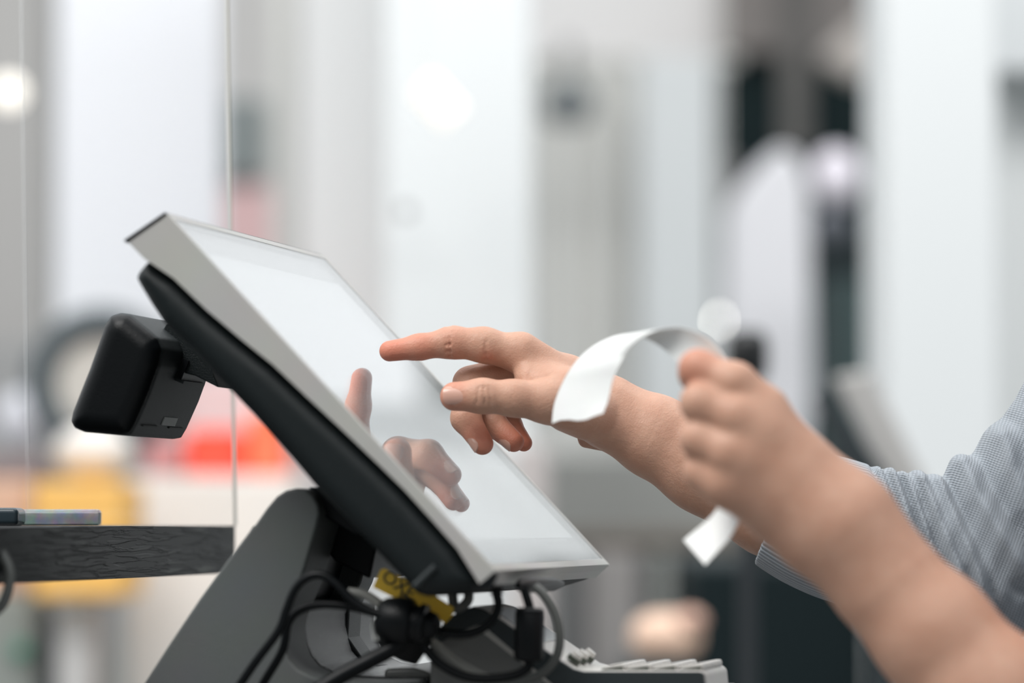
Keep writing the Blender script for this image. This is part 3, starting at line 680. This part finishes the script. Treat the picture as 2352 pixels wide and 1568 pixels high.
# ---- sweater
RCUFF = P(1800, 1160, Y0 + .02); sax = (fa[4] - fa[3]).normalized()
sl = Q((1780, 1150, Y0 + .02), (1860, 1192, Y0 + .018), (1960, 1228, Y0 + .015), (2100, 1262, Y0 + .008), (2235, 1310, Y0 - .002))
slr = [R(140), R(138), R(143), R(165), R(168)]
up = [sl[-1], P(2370, 1140, Y0 + .01), P(2560, 930, Y0 + .02), RS]
upr = [R(165), R(160), R(190), .062]
folds = [
    (Q((2105, 1098, 2.44), (2150, 1190, 2.405), (2190, 1300, 2.40), (2215, 1400, 2.41)), R(18)),
    (Q((2142, 1102, 2.44), (2185, 1190, 2.40), (2230, 1300, 2.395), (2262, 1420, 2.405)), R(15)),
    (Q((2190, 1062, 2.455), (2235, 1140, 2.41), (2290, 1230, 2.40), (2345, 1310, 2.40)), R(26)),
    (Q((2275, 1005, 2.46), (2310, 1080, 2.42), (2352, 1160, 2.40), (2400, 1220, 2.40)), R(28)),
    (Q((2040, 1085, 2.44), (2075, 1180, 2.41), (2110, 1290, 2.405)), R(12)),
    (Q((2015, 1078, 2.44), (2045, 1180, 2.41), (2075, 1280, 2.405)), R(9)),
    (Q((2072, 1090, 2.44), (2110, 1190, 2.41), (2145, 1300, 2.405)), R(9)),
]
def torso_fn(p):
    d = cap(p, (0.475, 2.34, 0.93), (0.475, 2.34, 1.26), .128, .130, (0, 1, 0), 1.32)
    d = smin(d, cap(p, (0.475, 2.22, 1.355), (0.475, 2.46, 1.355), .072, .072), .06)
    d = smin(d, cap(p, LS, LS + (LE - LS) * 0.55, .064, .060), .04)
    neck = cap(p, (0.475, 2.34, 1.42), (0.465, 2.34, 1.52), .062, .062)
    return np.maximum(d, -neck)
def sleeve_fn(p):
    d = smin(chain(p, sl, slr, .02), chain(p, up, upr, .02), .02)
    # soft knit undulation
    x = (p - npv(sl[0])) @ npv(sax)
    d = d - 0.0006 * np.sin(x * 420) * np.clip((x - .05) / .04, 0, 1)
    flat_ = np.array([1.0, 0.0, 1.0]); pf_ = p * flat_; front = np.clip((Y0 + .03 - p[:, 1]) / .03, 0, 1)
    for pts, r in folds:
        c = None
        for i in range(len(pts) - 1):
            cc_ = segdist(pf_, npv(pts[i]) * flat_, npv(pts[i + 1]) * flat_); c = cc_ if c is None else np.minimum(c, cc_)
        d = d + front * (-0.0095 * np.clip(r / .0045, 0.4, 1) * np.exp(-(c / (r * 0.75)) ** 2) + 0.0030 * np.exp(-((c - r * 1.7) / (r * 0.6)) ** 2))
    # open cuff
    inner = chain(p, fa, [r + .002 for r in far_], .012)
    s0 = (p - npv(RCUFF)) @ npv(sax)
    inner = np.maximum(inner, s0 - 0.06)
    d = np.maximum(d, -inner); d = np.maximum(d, -(s0 + .002 + .0015 * np.sin(s0)))
    return d
lo, hi = bounds(sl + up[:3], .06)
hi[0] = 0.42; lo[0] = P(1690, 1200, Y0).x
V1, F1 = surface_nets(sleeve_fn, lo, hi, 0.0016)
def sweater_far(p): return smin(torso_fn(p), chain(p, [up[1].lerp(up[2], 0.4), up[2], RS], [R(125), R(165), .060], .02), .03)
V2, F2 = surface_nets(sweater_far, (0.22, 2.02, 0.85), (0.68, 2.64, 1.50), 0.006)
Vs = np.concatenate([V1, V2]); Fs = np.concatenate([F1, F2 + len(V1)])
knit = bpy.data.materials.new('blue_grey_knit'); knit.use_nodes = True; n, l, b = nodes(knit)
b.inputs['Roughness'].default_value = 0.85; b.inputs['Sheen Weight'].default_value = 0.3
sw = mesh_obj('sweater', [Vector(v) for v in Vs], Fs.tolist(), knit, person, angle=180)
# knit coordinates: along the sleeve, around the sleeve, rib weight
axl = npv(sax); ay = np.cross(axl, [0, 0, 1]); ay /= np.linalg.norm(ay); az = np.cross(axl, ay)
pts_ = [npv(q) for q in sl + up[1:3]]; seg = [np.linalg.norm(pts_[i + 1] - pts_[i]) for i in range(len(pts_) - 1)]; cum = np.concatenate([[0], np.cumsum(seg)])
best = np.full(len(Vs), 9.0); alo = np.zeros(len(Vs)); ang = np.zeros(len(Vs))
for i in range(len(seg)):
    a_, b_ = pts_[i], pts_[i + 1]; ab_ = (b_ - a_); L_ = seg[i]; t_ = np.clip((Vs - a_) @ ab_ / L_ ** 2, 0, 1); q_ = Vs - a_ - t_[:, None] * ab_; dd = np.linalg.norm(q_, axis=1)
    m_ = dd < best; best[m_] = dd[m_]; alo[m_] = (cum[i] + t_ * L_)[m_]
    dx_ = ab_ / L_; y_ = np.cross(dx_, [0, 0, 1.0]); y_ /= np.linalg.norm(y_); z_ = np.cross(dx_, y_)
    ang[m_] = np.arctan2(q_ @ z_, q_ @ y_)[m_]
for nm, arr in (('along', alo), ('around', ang)):
    a_ = sw.data.attributes.new(nm, 'FLOAT', 'POINT'); a_.data.foreach_set('value', arr.astype(np.float32))
def attr(nm): q = n.new('ShaderNodeAttribute'); q.attribute_name = nm; return q.outputs['Fac']
def mth(op, a, b_=None, c=None):
    q = n.new('ShaderNodeMath'); q.operation = op
    for i, v in enumerate((a, b_, c)):
        if v is None: continue
        if isinstance(v, (int, float)): q.inputs[i].default_value = v
        else: l.new(v, q.inputs[i])
    return q.outputs[0]
al, ar = attr('along'), attr('around')
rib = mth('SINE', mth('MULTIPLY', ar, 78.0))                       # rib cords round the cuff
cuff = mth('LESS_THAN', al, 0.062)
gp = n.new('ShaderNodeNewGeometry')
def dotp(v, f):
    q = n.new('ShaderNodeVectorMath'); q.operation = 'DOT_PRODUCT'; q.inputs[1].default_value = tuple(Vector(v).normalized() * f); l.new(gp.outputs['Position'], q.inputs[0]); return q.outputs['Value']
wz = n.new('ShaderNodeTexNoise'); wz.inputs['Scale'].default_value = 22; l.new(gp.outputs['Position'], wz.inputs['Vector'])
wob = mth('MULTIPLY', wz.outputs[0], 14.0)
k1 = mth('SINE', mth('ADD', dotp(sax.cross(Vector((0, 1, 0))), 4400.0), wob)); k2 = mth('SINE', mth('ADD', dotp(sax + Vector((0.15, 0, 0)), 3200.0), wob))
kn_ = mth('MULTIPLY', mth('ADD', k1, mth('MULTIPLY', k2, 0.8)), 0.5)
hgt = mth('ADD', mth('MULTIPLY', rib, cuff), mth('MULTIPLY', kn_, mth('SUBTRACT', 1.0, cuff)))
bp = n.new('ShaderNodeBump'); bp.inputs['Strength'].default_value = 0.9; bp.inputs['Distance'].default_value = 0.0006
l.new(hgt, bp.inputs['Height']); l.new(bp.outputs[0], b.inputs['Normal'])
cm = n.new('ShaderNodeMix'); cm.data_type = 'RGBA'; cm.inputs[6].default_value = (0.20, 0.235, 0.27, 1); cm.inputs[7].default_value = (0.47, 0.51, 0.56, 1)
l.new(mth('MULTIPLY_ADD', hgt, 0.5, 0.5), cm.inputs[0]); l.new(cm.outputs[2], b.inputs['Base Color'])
# dark trousers of the person
def trouser(p):
    d = None
    for y in (2.26, 2.43):
        c = chain(p, [Vector((0.475, y, .93)), Vector((0.47, y, .5)), Vector((0.48, y, .12))], [.105, .085, .065]); d = c if d is None else smin(d, c, .02)
    return d
V3, F3 = surface_nets(trouser, (0.30, 2.1, 0.04), (0.64, 2.6, 1.05), 0.010)
mesh_obj('trousers', [Vector(v) for v in V3], F3.tolist(), mat('dark_trousers', (0.012, 0.018, 0.02), 0.8), person, angle=180)

# ------------------------------------------------------------------ receipt
rec_f = [(1268, 972, 2.300), (1273, 930, 2.300), (1288, 888, 2.297), (1312, 845, 2.290), (1345, 808, 2.283), (1388, 781, 2.27), (1436, 768, 2.25), (1488, 780, 2.23), (1530, 806, 2.21), (1565, 842, 2.19), (1600, 890, 2.18), (1635, 960, 2.175), (1655, 1040, 2.175), (1658, 1120, 2.175), (1640, 1178, 2.18), (1570, 1240, 2.19)]
rec_n = [(1386, 953, 2.245), (1398, 915, 2.245), (1408, 872, 2.243), (1425, 835, 2.235), (1445, 803, 2.228), (1472, 778, 2.215), (1510, 757, 2.195), (1560, 752, 2.18), (1606, 766, 2.165), (1645, 795, 2.158), (1690, 860, 2.155), (1722, 940, 2.155), (1732, 1030, 2.155), (1724, 1120, 2.155), (1684, 1222, 2.16), (1620, 1297, 2.16)]
a_ = catmull([P(*p) for p in rec_f], 5); b_ = catmull([P(*p) for p in rec_n], 5)
vs, fs = [], []; NW = 6
for i in range(len(a_)):
    tdir = (a_[min(i + 1, len(a_) - 1)] - a_[max(i - 1, 0)]).normalized(); nn = tdir.cross((b_[i] - a_[i]).normalized()).normalized() * 0.00012
    for sgn in (-1, 1):
        for j in range(NW + 1):
            wv = 0.0012 * math.sin(j * 1.3) if i < 3 else 0
            vs.append(a_[i].lerp(b_[i], j / NW) + nn * sgn + Vector((0, 0, wv)))
K = 2 * (NW + 1)
for i in range(len(a_) - 1):
    for j in range(NW):
        for o_ in (0, NW + 1):
            q = i * K + o_ + j; fs.append((q, q + 1, q + K + 1, q + K))
    for j in (0, NW): q = i * K + j; fs.append((q, q + NW + 1, q + K + NW + 1, q + K))
for i in (0, len(a_) - 1):
    for j in range(NW): q = i * K + j; fs.append((q, q + 1, q + NW + 2, q + NW + 1))
rc = mesh_obj('paper_receipt', vs, fs, paper, None, angle=80)
tag(rc, 'blank white paper receipt curling out of the closer hand', 'receipt')

# ------------------------------------------------------------------ the shop behind
def M(name, c, r=0.7, **k): return mat(name, c, r, **k)
def bgbox(name, x0, y0, x1, y1, Y, depth, m, label, cat, parts=None, bev=0.01, floor=False, kind=None, group=None):
    a = P(x0, y1, Y); b_ = P(x1, y0, Y)
    z0 = 0.0 if floor else a.z
    o = box(name, ((a.x + b_.x) / 2, Y + depth / 2, (z0 + b_.z) / 2), (b_.x - a.x, depth, b_.z - z0), m, None, 0, bev)
    tag(o, label, cat, group, kind); return o
wallm = M('shop_back_wall', (0.52, 0.52, 0.51), noise=0.15, nscale=1.5)
flr = box('floor', (0, 6.0, -0.05), (14, 20, 0.1), M('grey_floor', (0.30, 0.31, 0.31), 0.5, noise=0.3, nscale=2)); tag(flr, kind='structure', label='grey shop floor')
wb = box('wall_back', (0, 14.1, 2.0), (14, 0.2, 4.0), wallm); tag(wb, kind='structure', label='pale grey back wall of the shop')
WT = M('bright_white_panel', (0.66, 0.685, 0.695)); 
def blob(name, px, py, Y, rx, ry, m, label, cat, rd=None, emis=False, pw=2.0):
    c = P(px, py, Y); k = Y / FPX; rx *= k; ry *= k; rd = rd * k if rd else rx
    vs, fs = [], []; nu, nv = 20, 14
    sp = lambda v: math.copysign(abs(v) ** (2 / pw), v)
    for i in range(nv + 1):
        th_ = math.pi * i / nv - math.pi / 2
        for j in range(nu):
            ph = 2 * math.pi * j / nu
            vs.append(c + Vector((rx * sp(math.cos(th_)) * sp(math.cos(ph)), rd * sp(math.cos(th_)) * sp(math.sin(ph)), ry * sp(math.sin(th_)))))
    for i in range(nv):
        for j in range(nu): fs.append((i * nu + j, i * nu + (j + 1) % nu, (i + 1) * nu + (j + 1) % nu, (i + 1) * nu + j))
    o = mesh_obj(name, vs, fs, m, None, origin=c, angle=80)
    bm = bmesh.new(); bm.from_mesh(o.data); bmesh.ops.remove_doubles(bm, verts=bm.verts, dist=1e-5); bm.to_mesh(o.data); bm.free()
    return tag(o, label, cat)
def profile_solid(name, pix, Y, depth, m, label, cat, bev=0.02):
    k = len(pix); vs = [P(x, y, Y) for x, y in pix]; vs += [v + Vector((0, depth, 0)) for v in vs]
    fs = [tuple(range(k)), tuple(range(k, 2 * k))[::-1]] + [(i, (i + 1) % k, k + (i + 1) % k, k + i) for i in range(k)]
    o = mesh_obj(name, vs, fs, m, None); 
    if bev: bevel(o, bev, 3)
    return tag(o, label, cat)
bk = profile_solid('trim_1', [(1180, 150), (1650, 158), (1790, 0), (1990, -260), (1180, -260)], 9.65, 0.15, M('warm_white_bulkhead', (0.88, 0.865, 0.86)), 'warm white ceiling bulkhead above the curtain', 'x', 0.01)
del bk['category']; bk['kind'] = 'structure'
bn = bgbox('hanging_banner', 125, -700, 515, 780, 6.5, 0.02, M('cool_white_banner', (0.80, 0.82, 0.86)), 'wide cool white banner hanging behind the glass screen', 'banner')
bgbox('pillar', -260, -700, 112, 900, 8.2, 0.25, M('warm_grey_pillar', (0.44, 0.43, 0.42)), 'grey pillar at the left edge of the picture behind the white banner', 'pillar', floor=True)
bgbox('partition', 470, -700, 745, 900, 9.0, 0.10, M('pale_grey_partition', (0.56, 0.55, 0.54)), 'pale grey partition between the banner and the white column', 'partition', floor=True)
bgbox('notice_board', 470, 225, 612, 405, 8.95, 0.05, M('slate_board', (0.24, 0.27, 0.27)), 'small dark slate board on the pale grey partition', 'board')
bgbox('pole', 622, -700, 668, 1100, 7.5, 0.04, M('pale_pole', (0.66, 0.66, 0.63)), 'slim pale upright pole beside the dark slate board', 'pole', floor=True)
bgbox('poster', 410, 430, 660, 640, 8.97, 0.03, M('pink_poster', (0.74, 0.50, 0.50)), 'pink poster low on the pale grey partition', 'poster')
bgbox('wall_panel', 690, -700, 890, 1300, 5.9, 0.12, M('column_shading_grey', (0.63, 0.64, 0.645)), 'grey upright panel added to paint the shading left of the white column', 'panel', floor=True)  # separate grey slab paints the white column's shaded left part as colour
bgbox('column', 880, -900, 1222, 1300, 5.6, 0.35, WT, 'broad white column behind the pointing hand', 'column', floor=True)
bgbox('baseboard_back', 1180, 1020, 1262, 1600, 5.5, 0.3, M('pinkish_grey', (0.50, 0.46, 0.45)), 'pinkish grey plinth of the white column', 'plinth', floor=True).name = 'column_plinth'
lampm = mat('warm_lamp', (0.5, 0.48, 0.44), 0.4, emit=(1.0, 0.90, 0.78), es=0.9)
a, b_ = P(972, 194, 5.2), P(1040, 268, 5.2)
sl_ = tube('spotlight', [a, b_], 0.020, lampm, None, sm=1, n=20); tag(sl_, 'glowing warm spotlight hanging before the broad white column', 'lamp')
tube('lamp_stem', [a, a + Vector((-0.02, 0.03, 1.1))], 0.003, M('pale_pole', (0.6, 0.6, 0.6)), sl_, sm=1)
def bulb(px, py, Y, r, label, es=1.3, col=(1.0, 0.93, 0.82)):
    m = mat('lamp_%d' % px, (0.9, 0.88, 0.82), 0.4, emit=col, es=es)
    o = blob('lamp_or_glint', px, py, Y, r, r, m, label, 'lamp')
    c = P(px, py, Y); tube('lamp_cord', [c + Vector((0, 0, r * Y / FPX * .9)), c + Vector((0, 0, 1.6))], 0.0025, M('pale_pole', (0.6, 0.6, 0.6)), o, sm=1); return o
bulb(22, 212, 7.0, 32, 'glowing warm pendant lamp before the grey pillar', 1.6)
bulb(1662, 737, 8.0, 14, 'small glowing ball painting a specular glint above the closer hand by the receipt', 14.0, (0.95, 0.93, 0.85))  # glowing ball added for a blurred specular highlight, no lamp hangs here
blob('wall_hook', 932, 484, 5.54, 15, 15, M('dark_hook', (0.2, 0.2, 0.2)), 'small dark hook on the broad white column', 'hook')
# curtain with folds
vs, fs = [], []; NX = 90; a, b_ = P(1225, 150, 9.5), P(1650, 1060, 9.5)
for i in range(NX + 1):
    x = a.x + (b_.x - a.x) * i / NX; y = 9.5 + 0.035 * math.sin(i * 0.42) + 0.02 * math.sin(i * 1.03 + 1)
    for (zz, yo) in ((a.z, 0), (0.35, 0), (a.z, .012), (0.35, .012)): vs.append(Vector((x, y + yo, zz)))
for i in range(NX):
    q = i * 4; fs += [(q, q + 1, q + 5, q + 4), (q + 2, q + 6, q + 7, q + 3), (q, q + 4, q + 6, q + 2), (q + 1, q + 3, q + 7, q + 5)]
fs += [(0, 2, 3, 1), (NX * 4, NX * 4 + 1, NX * 4 + 3, NX * 4 + 2)]
cu = mesh_obj('curtain', vs, fs, M('white_curtain', (0.84, 0.84, 0.82)), None, angle=60); tag(cu, 'long off-white curtain hanging in folds beyond the receipt', 'curtain')
tb = tube('curtain_rail', [Vector((a.x - .05, 9.5, a.z + 0.01)), Vector((b_.x + .05, 9.5, a.z + 0.01))], 0.012, M('pale_pole', (0.6, 0.6, 0.6)), cu, sm=1)
bgbox('side_panel_wall', 1470, 130, 1640, 1100, 9.2, 0.05, M('cool_grey_panel', (0.74, 0.77, 0.78)), 'cool grey upright panel in front of the curtain beside the dark doorway', 'panel', floor=True).name = 'upright_panel'
blob('speaker', 1305, 240, 8.95, 62, 44, M('slate_speaker', (0.16, 0.18, 0.19)), 'dark grey speaker near the ceiling beside the white column', 'speaker', pw=3)
# low furniture in the middle distance
bgbox('display_case', 1262, 1045, 1700, 1215, 6.6, 0.5, M('olive_grey_case', (0.33, 0.335, 0.32)), 'olive grey display case under the curtain', 'display case', floor=True)
bgbox('shelf_board', 1262, 1218, 1740, 1262, 6.4, 0.15, M('brown_shelf', (0.17, 0.145, 0.12)), 'brown wooden shelf board along the display case', 'shelf')
for x0, x1, c, lb in ((1275, 1345, (0.19, 0.19, 0.19), 'darker grey box at the left of the row beneath the brown shelf board'), (1350, 1470, (0.37, 0.35, 0.34), 'wide warm grey box beneath the brown shelf board'), (1476, 1500, (0.14, 0.15, 0.15), 'narrow charcoal box between two lighter boxes under the brown board'), (1504, 1545, (0.32, 0.33, 0.31), 'narrow light grey box beneath the brown shelf board'), (1550, 1700, (0.085, 0.10, 0.105), 'broad slate box at the right of the row beneath the brown board')):
    bgbox('storage_box', x0, 1268, x1, 1600, 6.3, 0.3, M('box_%d' % x0, c), lb, 'box', floor=True, group='boxes under the brown shelf board')
bgbox('stool', 1420, 1519, 1585, 1700, 4.9, 0.25, M('dark_stool', (0.05, 0.055, 0.055)), 'dark grey stool under the peach pouch', 'stool', floor=True)
pb = blob('pouch', 1530, 1462, 5.0, 82, 57, M('peach_cloth', (0.78, 0.55, 0.42)), 'soft peach coloured pouch blurred behind the keyboard', 'pouch', pw=2.4)
blob('pouch_flap', 1585, 1425, 4.97, 36, 26, M('peach_flap', (0.66, 0.42, 0.33)), 'x', 'y')
pf = bpy.data.objects['pouch_flap']; pf.parent = pb; pf.location = pf.location - pb.location
for k_ in ('label', 'category'): del pf[k_]
bgbox('low_cabinet', 1590, 1300, 2262, 1700, 5.2, 0.5, M('black_teal_cabinet', (0.009, 0.016, 0.018), 0.7, spec=0.1), 'black low cabinet behind the forearms', 'cabinet', floor=True)
# dark doorway with a pale garment stand in it
bgbox('doorway', 1640, 125, 2020, 1400, 9.6, 0.3, M('doorway_shade', (0.014, 0.026, 0.028), spec=0.1), 'tall near-black slab painting the shade of a doorway between the curtain and the white column on the right', 'doorway', floor=True)  # solid slab; its near-black colour paints the unlit opening
bgbox('lintel', 1660, -300, 2020, 120, 9.5, 0.2, M('taupe_lintel', (0.23, 0.21, 0.20)), 'taupe lintel above the dark doorway', 'lintel')
bgbox('door_post', 1795, -300, 1860, 350, 9.3, 0.05, M('taupe_post', (0.12, 0.115, 0.11)), 'taupe post hanging down the middle of the dark doorway', 'post')
profile_solid('ceiling_fin', [(1880, 130), (2050, -20), (2050, 170), (1960, 185)], 9.0, 0.1, M('beige_fin', (0.50, 0.46, 0.43)), 'beige slanted fin at the top of the dark doorway', 'fin')
profile_solid('display_garment', [(1790, 335), (1830, 350), (1858, 420), (1862, 560), (1868, 900), (1850, 1100), (1665, 1100), (1670, 700), (1676, 480), (1700, 430), (1745, 375)], 7.5, 0.25, M('pale_garment', (0.72, 0.72, 0.75)), 'tall pale garment on a stand in the dark doorway', 'garment', 0.03)
bgbox('mauve_grey_board', 1660, 365, 1700, 520, 9.58, 0.03, M('mauve_board', (0.22, 0.21, 0.22)), 'mauve grey board just left of the tall pale garment', 'board')  # board in an even mauve grey
blob('round_lamp_shade', 1920, 405, 7.0, 56, 66, M('lilac_globe', (0.80, 0.76, 0.83)), 'lilac white globe against the dark doorway', 'globe')
blob('dark_scarf', 1915, 520, 7.2, 48, 45, M('slate_cloth', (0.16, 0.17, 0.20)), 'slate coloured cloth beneath the lilac white globe', 'cloth')
bgbox('green_cabinet', 1885, 640, 2016, 880, 8.8, 0.2, M('teal_cabinet', (0.04, 0.075, 0.075)), 'dusty teal cabinet low in the dark doorway', 'cabinet', floor=True)
blob('handset', 1716, 818, 4.3, 50, 62, M('black_handset', (0.006, 0.007, 0.008), 0.4), 'black upright handset just behind the closer hand', 'handset', pw=3.5)
# right-hand white column and wall strip
bgbox('column', 2036, -900, 2285, 1300, 4.9, 0.3, WT, 'white column right of the dark doorway', 'column', floor=True)
bgbox('wall_panel', 2280, 180, 2560, 1300, 5.6, 0.2, M('soft_grey_panel', (0.66, 0.68, 0.68)), 'soft grey panel at the right edge beyond the white column', 'panel', floor=True)  # panel in its own even soft grey
bgbox('light_box', 2270, -900, 2560, 165, 5.5, 0.2, WT, 'white hanging box above the soft grey panel at the right edge', 'box')
profile_solid('chair_back', [(1868, 905), (1900, 890), (2040, 1090), (2080, 1180), (2080, 3408), (2000, 3408), (2000, 1180)], 4.4, 0.05, M('black_chair', (0.012, 0.02, 0.024)), 'black leaning chair back behind the closer hand', 'chair', 0.006)
profile_solid('leaning_board', [(1915, 865), (2000, 850), (2120, 1090), (2160, 1200), (2160, 3359), (2090, 3359), (2090, 1200)], 4.5, 0.03, M('grey_leaning_board', (0.40, 0.39, 0.38)), 'grey board leaning behind the black chair back', 'board', 0.006)
# left lower display
tr = P(235, 880, 6.0); vs, fs = [], []; nu, nv = 40, 12; Rm, rm = 0.095, 0.026
for i in range(nu):
    for j in range(nv):
        a_ = 2 * math.pi * i / nu; c_ = 2 * math.pi * j / nv; rr = Rm + rm * math.cos(c_)
        vs.append(tr + Vector((rr * math.cos(a_), rm * math.sin(c_), rr * math.sin(a_))))
        fs.append((i * nv + j, ((i + 1) % nu) * nv + j, ((i + 1) % nu) * nv + (j + 1) % nv, i * nv + (j + 1) % nv))
tag(mesh_obj('round_mirror', vs, fs, M('slate_ring', (0.07, 0.09, 0.10)), None, angle=80, origin=tr), 'slate grey ring frame with a pale centre behind the black display box', 'mirror')
mo = bpy.data.objects['round_mirror']
lathe('mirror_glass', tr - Vector((0, 0.004, 0)), tr + Vector((0, 0.004, 0)), [(0, 0.074), (1, 0.074)], M('pale_disc', (0.55, 0.54, 0.50)), mo)
tube('mirror_stand', [tr + Vector((0, 0, -.11)), Vector((tr.x, tr.y, 0.0))], 0.008, M('slate_ring', (0.07, 0.09, 0.10)), mo, sm=1)
bgbox('side_wall_strip', -300, 780, 90, 1100, 8.0, 0.1, M('dim_grey_strip', (0.36, 0.36, 0.36)), 'dim grey low wall left of the ring frame', 'wall', floor=True).name = 'low_wall'
blob('paper_lantern', 52, 968, 6.2, 60, 72, M('lavender_white', (0.62, 0.63, 0.68)), 'lavender white paper lantern left of the ring frame', 'lantern')
blob('white_dome', 215, 1040, 5.42, 92, 66, M('cream_dome', (0.76, 0.72, 0.68)), 'cream white dome on top of the yellow crate', 'dome')
bgbox('mauve_box', -200, 1045, 105, 1105, 5.9, 0.2, M('mauve_dark', (0.22, 0.17, 0.17)), 'dark mauve box at the left edge above the tan box', 'box')
bgbox('tan_box', -200, 1100, 72, 1360, 5.5, 0.2, M('tan_box_card', (0.62, 0.40, 0.29)), 'tan box at the left edge beside the yellow crate', 'box')
bgbox('yellow_crate', 74, 1105, 285, 1375, 5.3, 0.3, M('orange_yellow', (0.88, 0.50, 0.13)), 'orange yellow crate behind the black shelf', 'crate')
bgbox('pale_carton', 380, 860, 680, 1095, 6.02, 0.2, M('pale_pink', (0.78, 0.64, 0.64)), 'pale pink carton standing behind the red boxes', 'carton')
bgbox('red_box', 330, 1010, 425, 1089, 5.8, 0.15, M('dull_rose', (0.50, 0.22, 0.22)), 'dull rose box at the left end of the red row', 'box', group='red boxes on the white table')
bgbox('red_box', 428, 985, 560, 1090, 5.78, 0.15, M('bright_red', (0.92, 0.085, 0.045)), 'bright red box in the middle of the red row', 'box', group='red boxes on the white table')
bgbox('red_box', 566, 945, 655, 1090, 5.76, 0.15, M('orange_red', (0.95, 0.19, 0.09)), 'orange red box right of the bright red one', 'box', group='red boxes on the white table')
bgbox('display_table', 290, 1092, 684, 1700, 5.7, 0.6, M('warm_white_table', (0.80, 0.76, 0.72)), 'large warm white display table carrying the red boxes', 'table', floor=True)
bgbox('table_leg_black', 88, 1395, 122, 1700, 5.2, 0.04, M('black_post', (0.012, 0.016, 0.02)), 'black upright post under the yellow crate', 'post', floor=True).name = 'post'
bgbox('white_post', 128, 1395, 212, 1700, 5.35, 0.1, M('greyish_white', (0.58, 0.57, 0.56)), 'greyish white block beside the black post', 'block', floor=True).name = 'block'
bgbox('brown_post', 214, 1385, 238, 1700, 5.25, 0.04, M('brown_post', (0.22, 0.18, 0.16)), 'slim brown post right of the greyish white block', 'post', floor=True).name = 'post'
bgbox('grey_bin', -200, 1365, 78, 1700, 5.4, 0.2, M('grey_green_bin', (0.27, 0.29, 0.27)), 'grey green bin at the left edge below the tan box', 'bin', floor=True)
bgbox('green_label', 22, 1475, 68, 1515, 5.385, 0.02, M('green_card', (0.05, 0.24, 0.16)), 'small green card on the grey green bin', 'card').name = 'card'

def post_under(name, o, m, r=0.01):
    zs = [(o.matrix_basis @ v.co).z for v in o.data.vertices]; xs = [(o.matrix_basis @ v.co) for v in o.data.vertices]
    c = sum(xs, Vector()) / len(xs); tube(name, [Vector((c.x, c.y, min(zs) + 0.01)), Vector((c.x, c.y, 0.0))], r, m, o, sm=1)
for nm in ('display_garment', 'round_lamp_shade', 'dark_scarf', 'handset'):
    post_under('stand_pole', bpy.data.objects[nm], M('black_post', (0.012, 0.016, 0.02)))
o = bpy.data.objects['speaker']; c = P(1305, 240, 8.95)
tube('ceiling_bracket', [c, P(1305, 110, 8.95), P(1305, 110, 8.95) + Vector((0, 0.02, 0.01)), P(1305, 100, 9.68)], 0.008, M('black_post', (0.012, 0.016, 0.02)), o, sm=1)
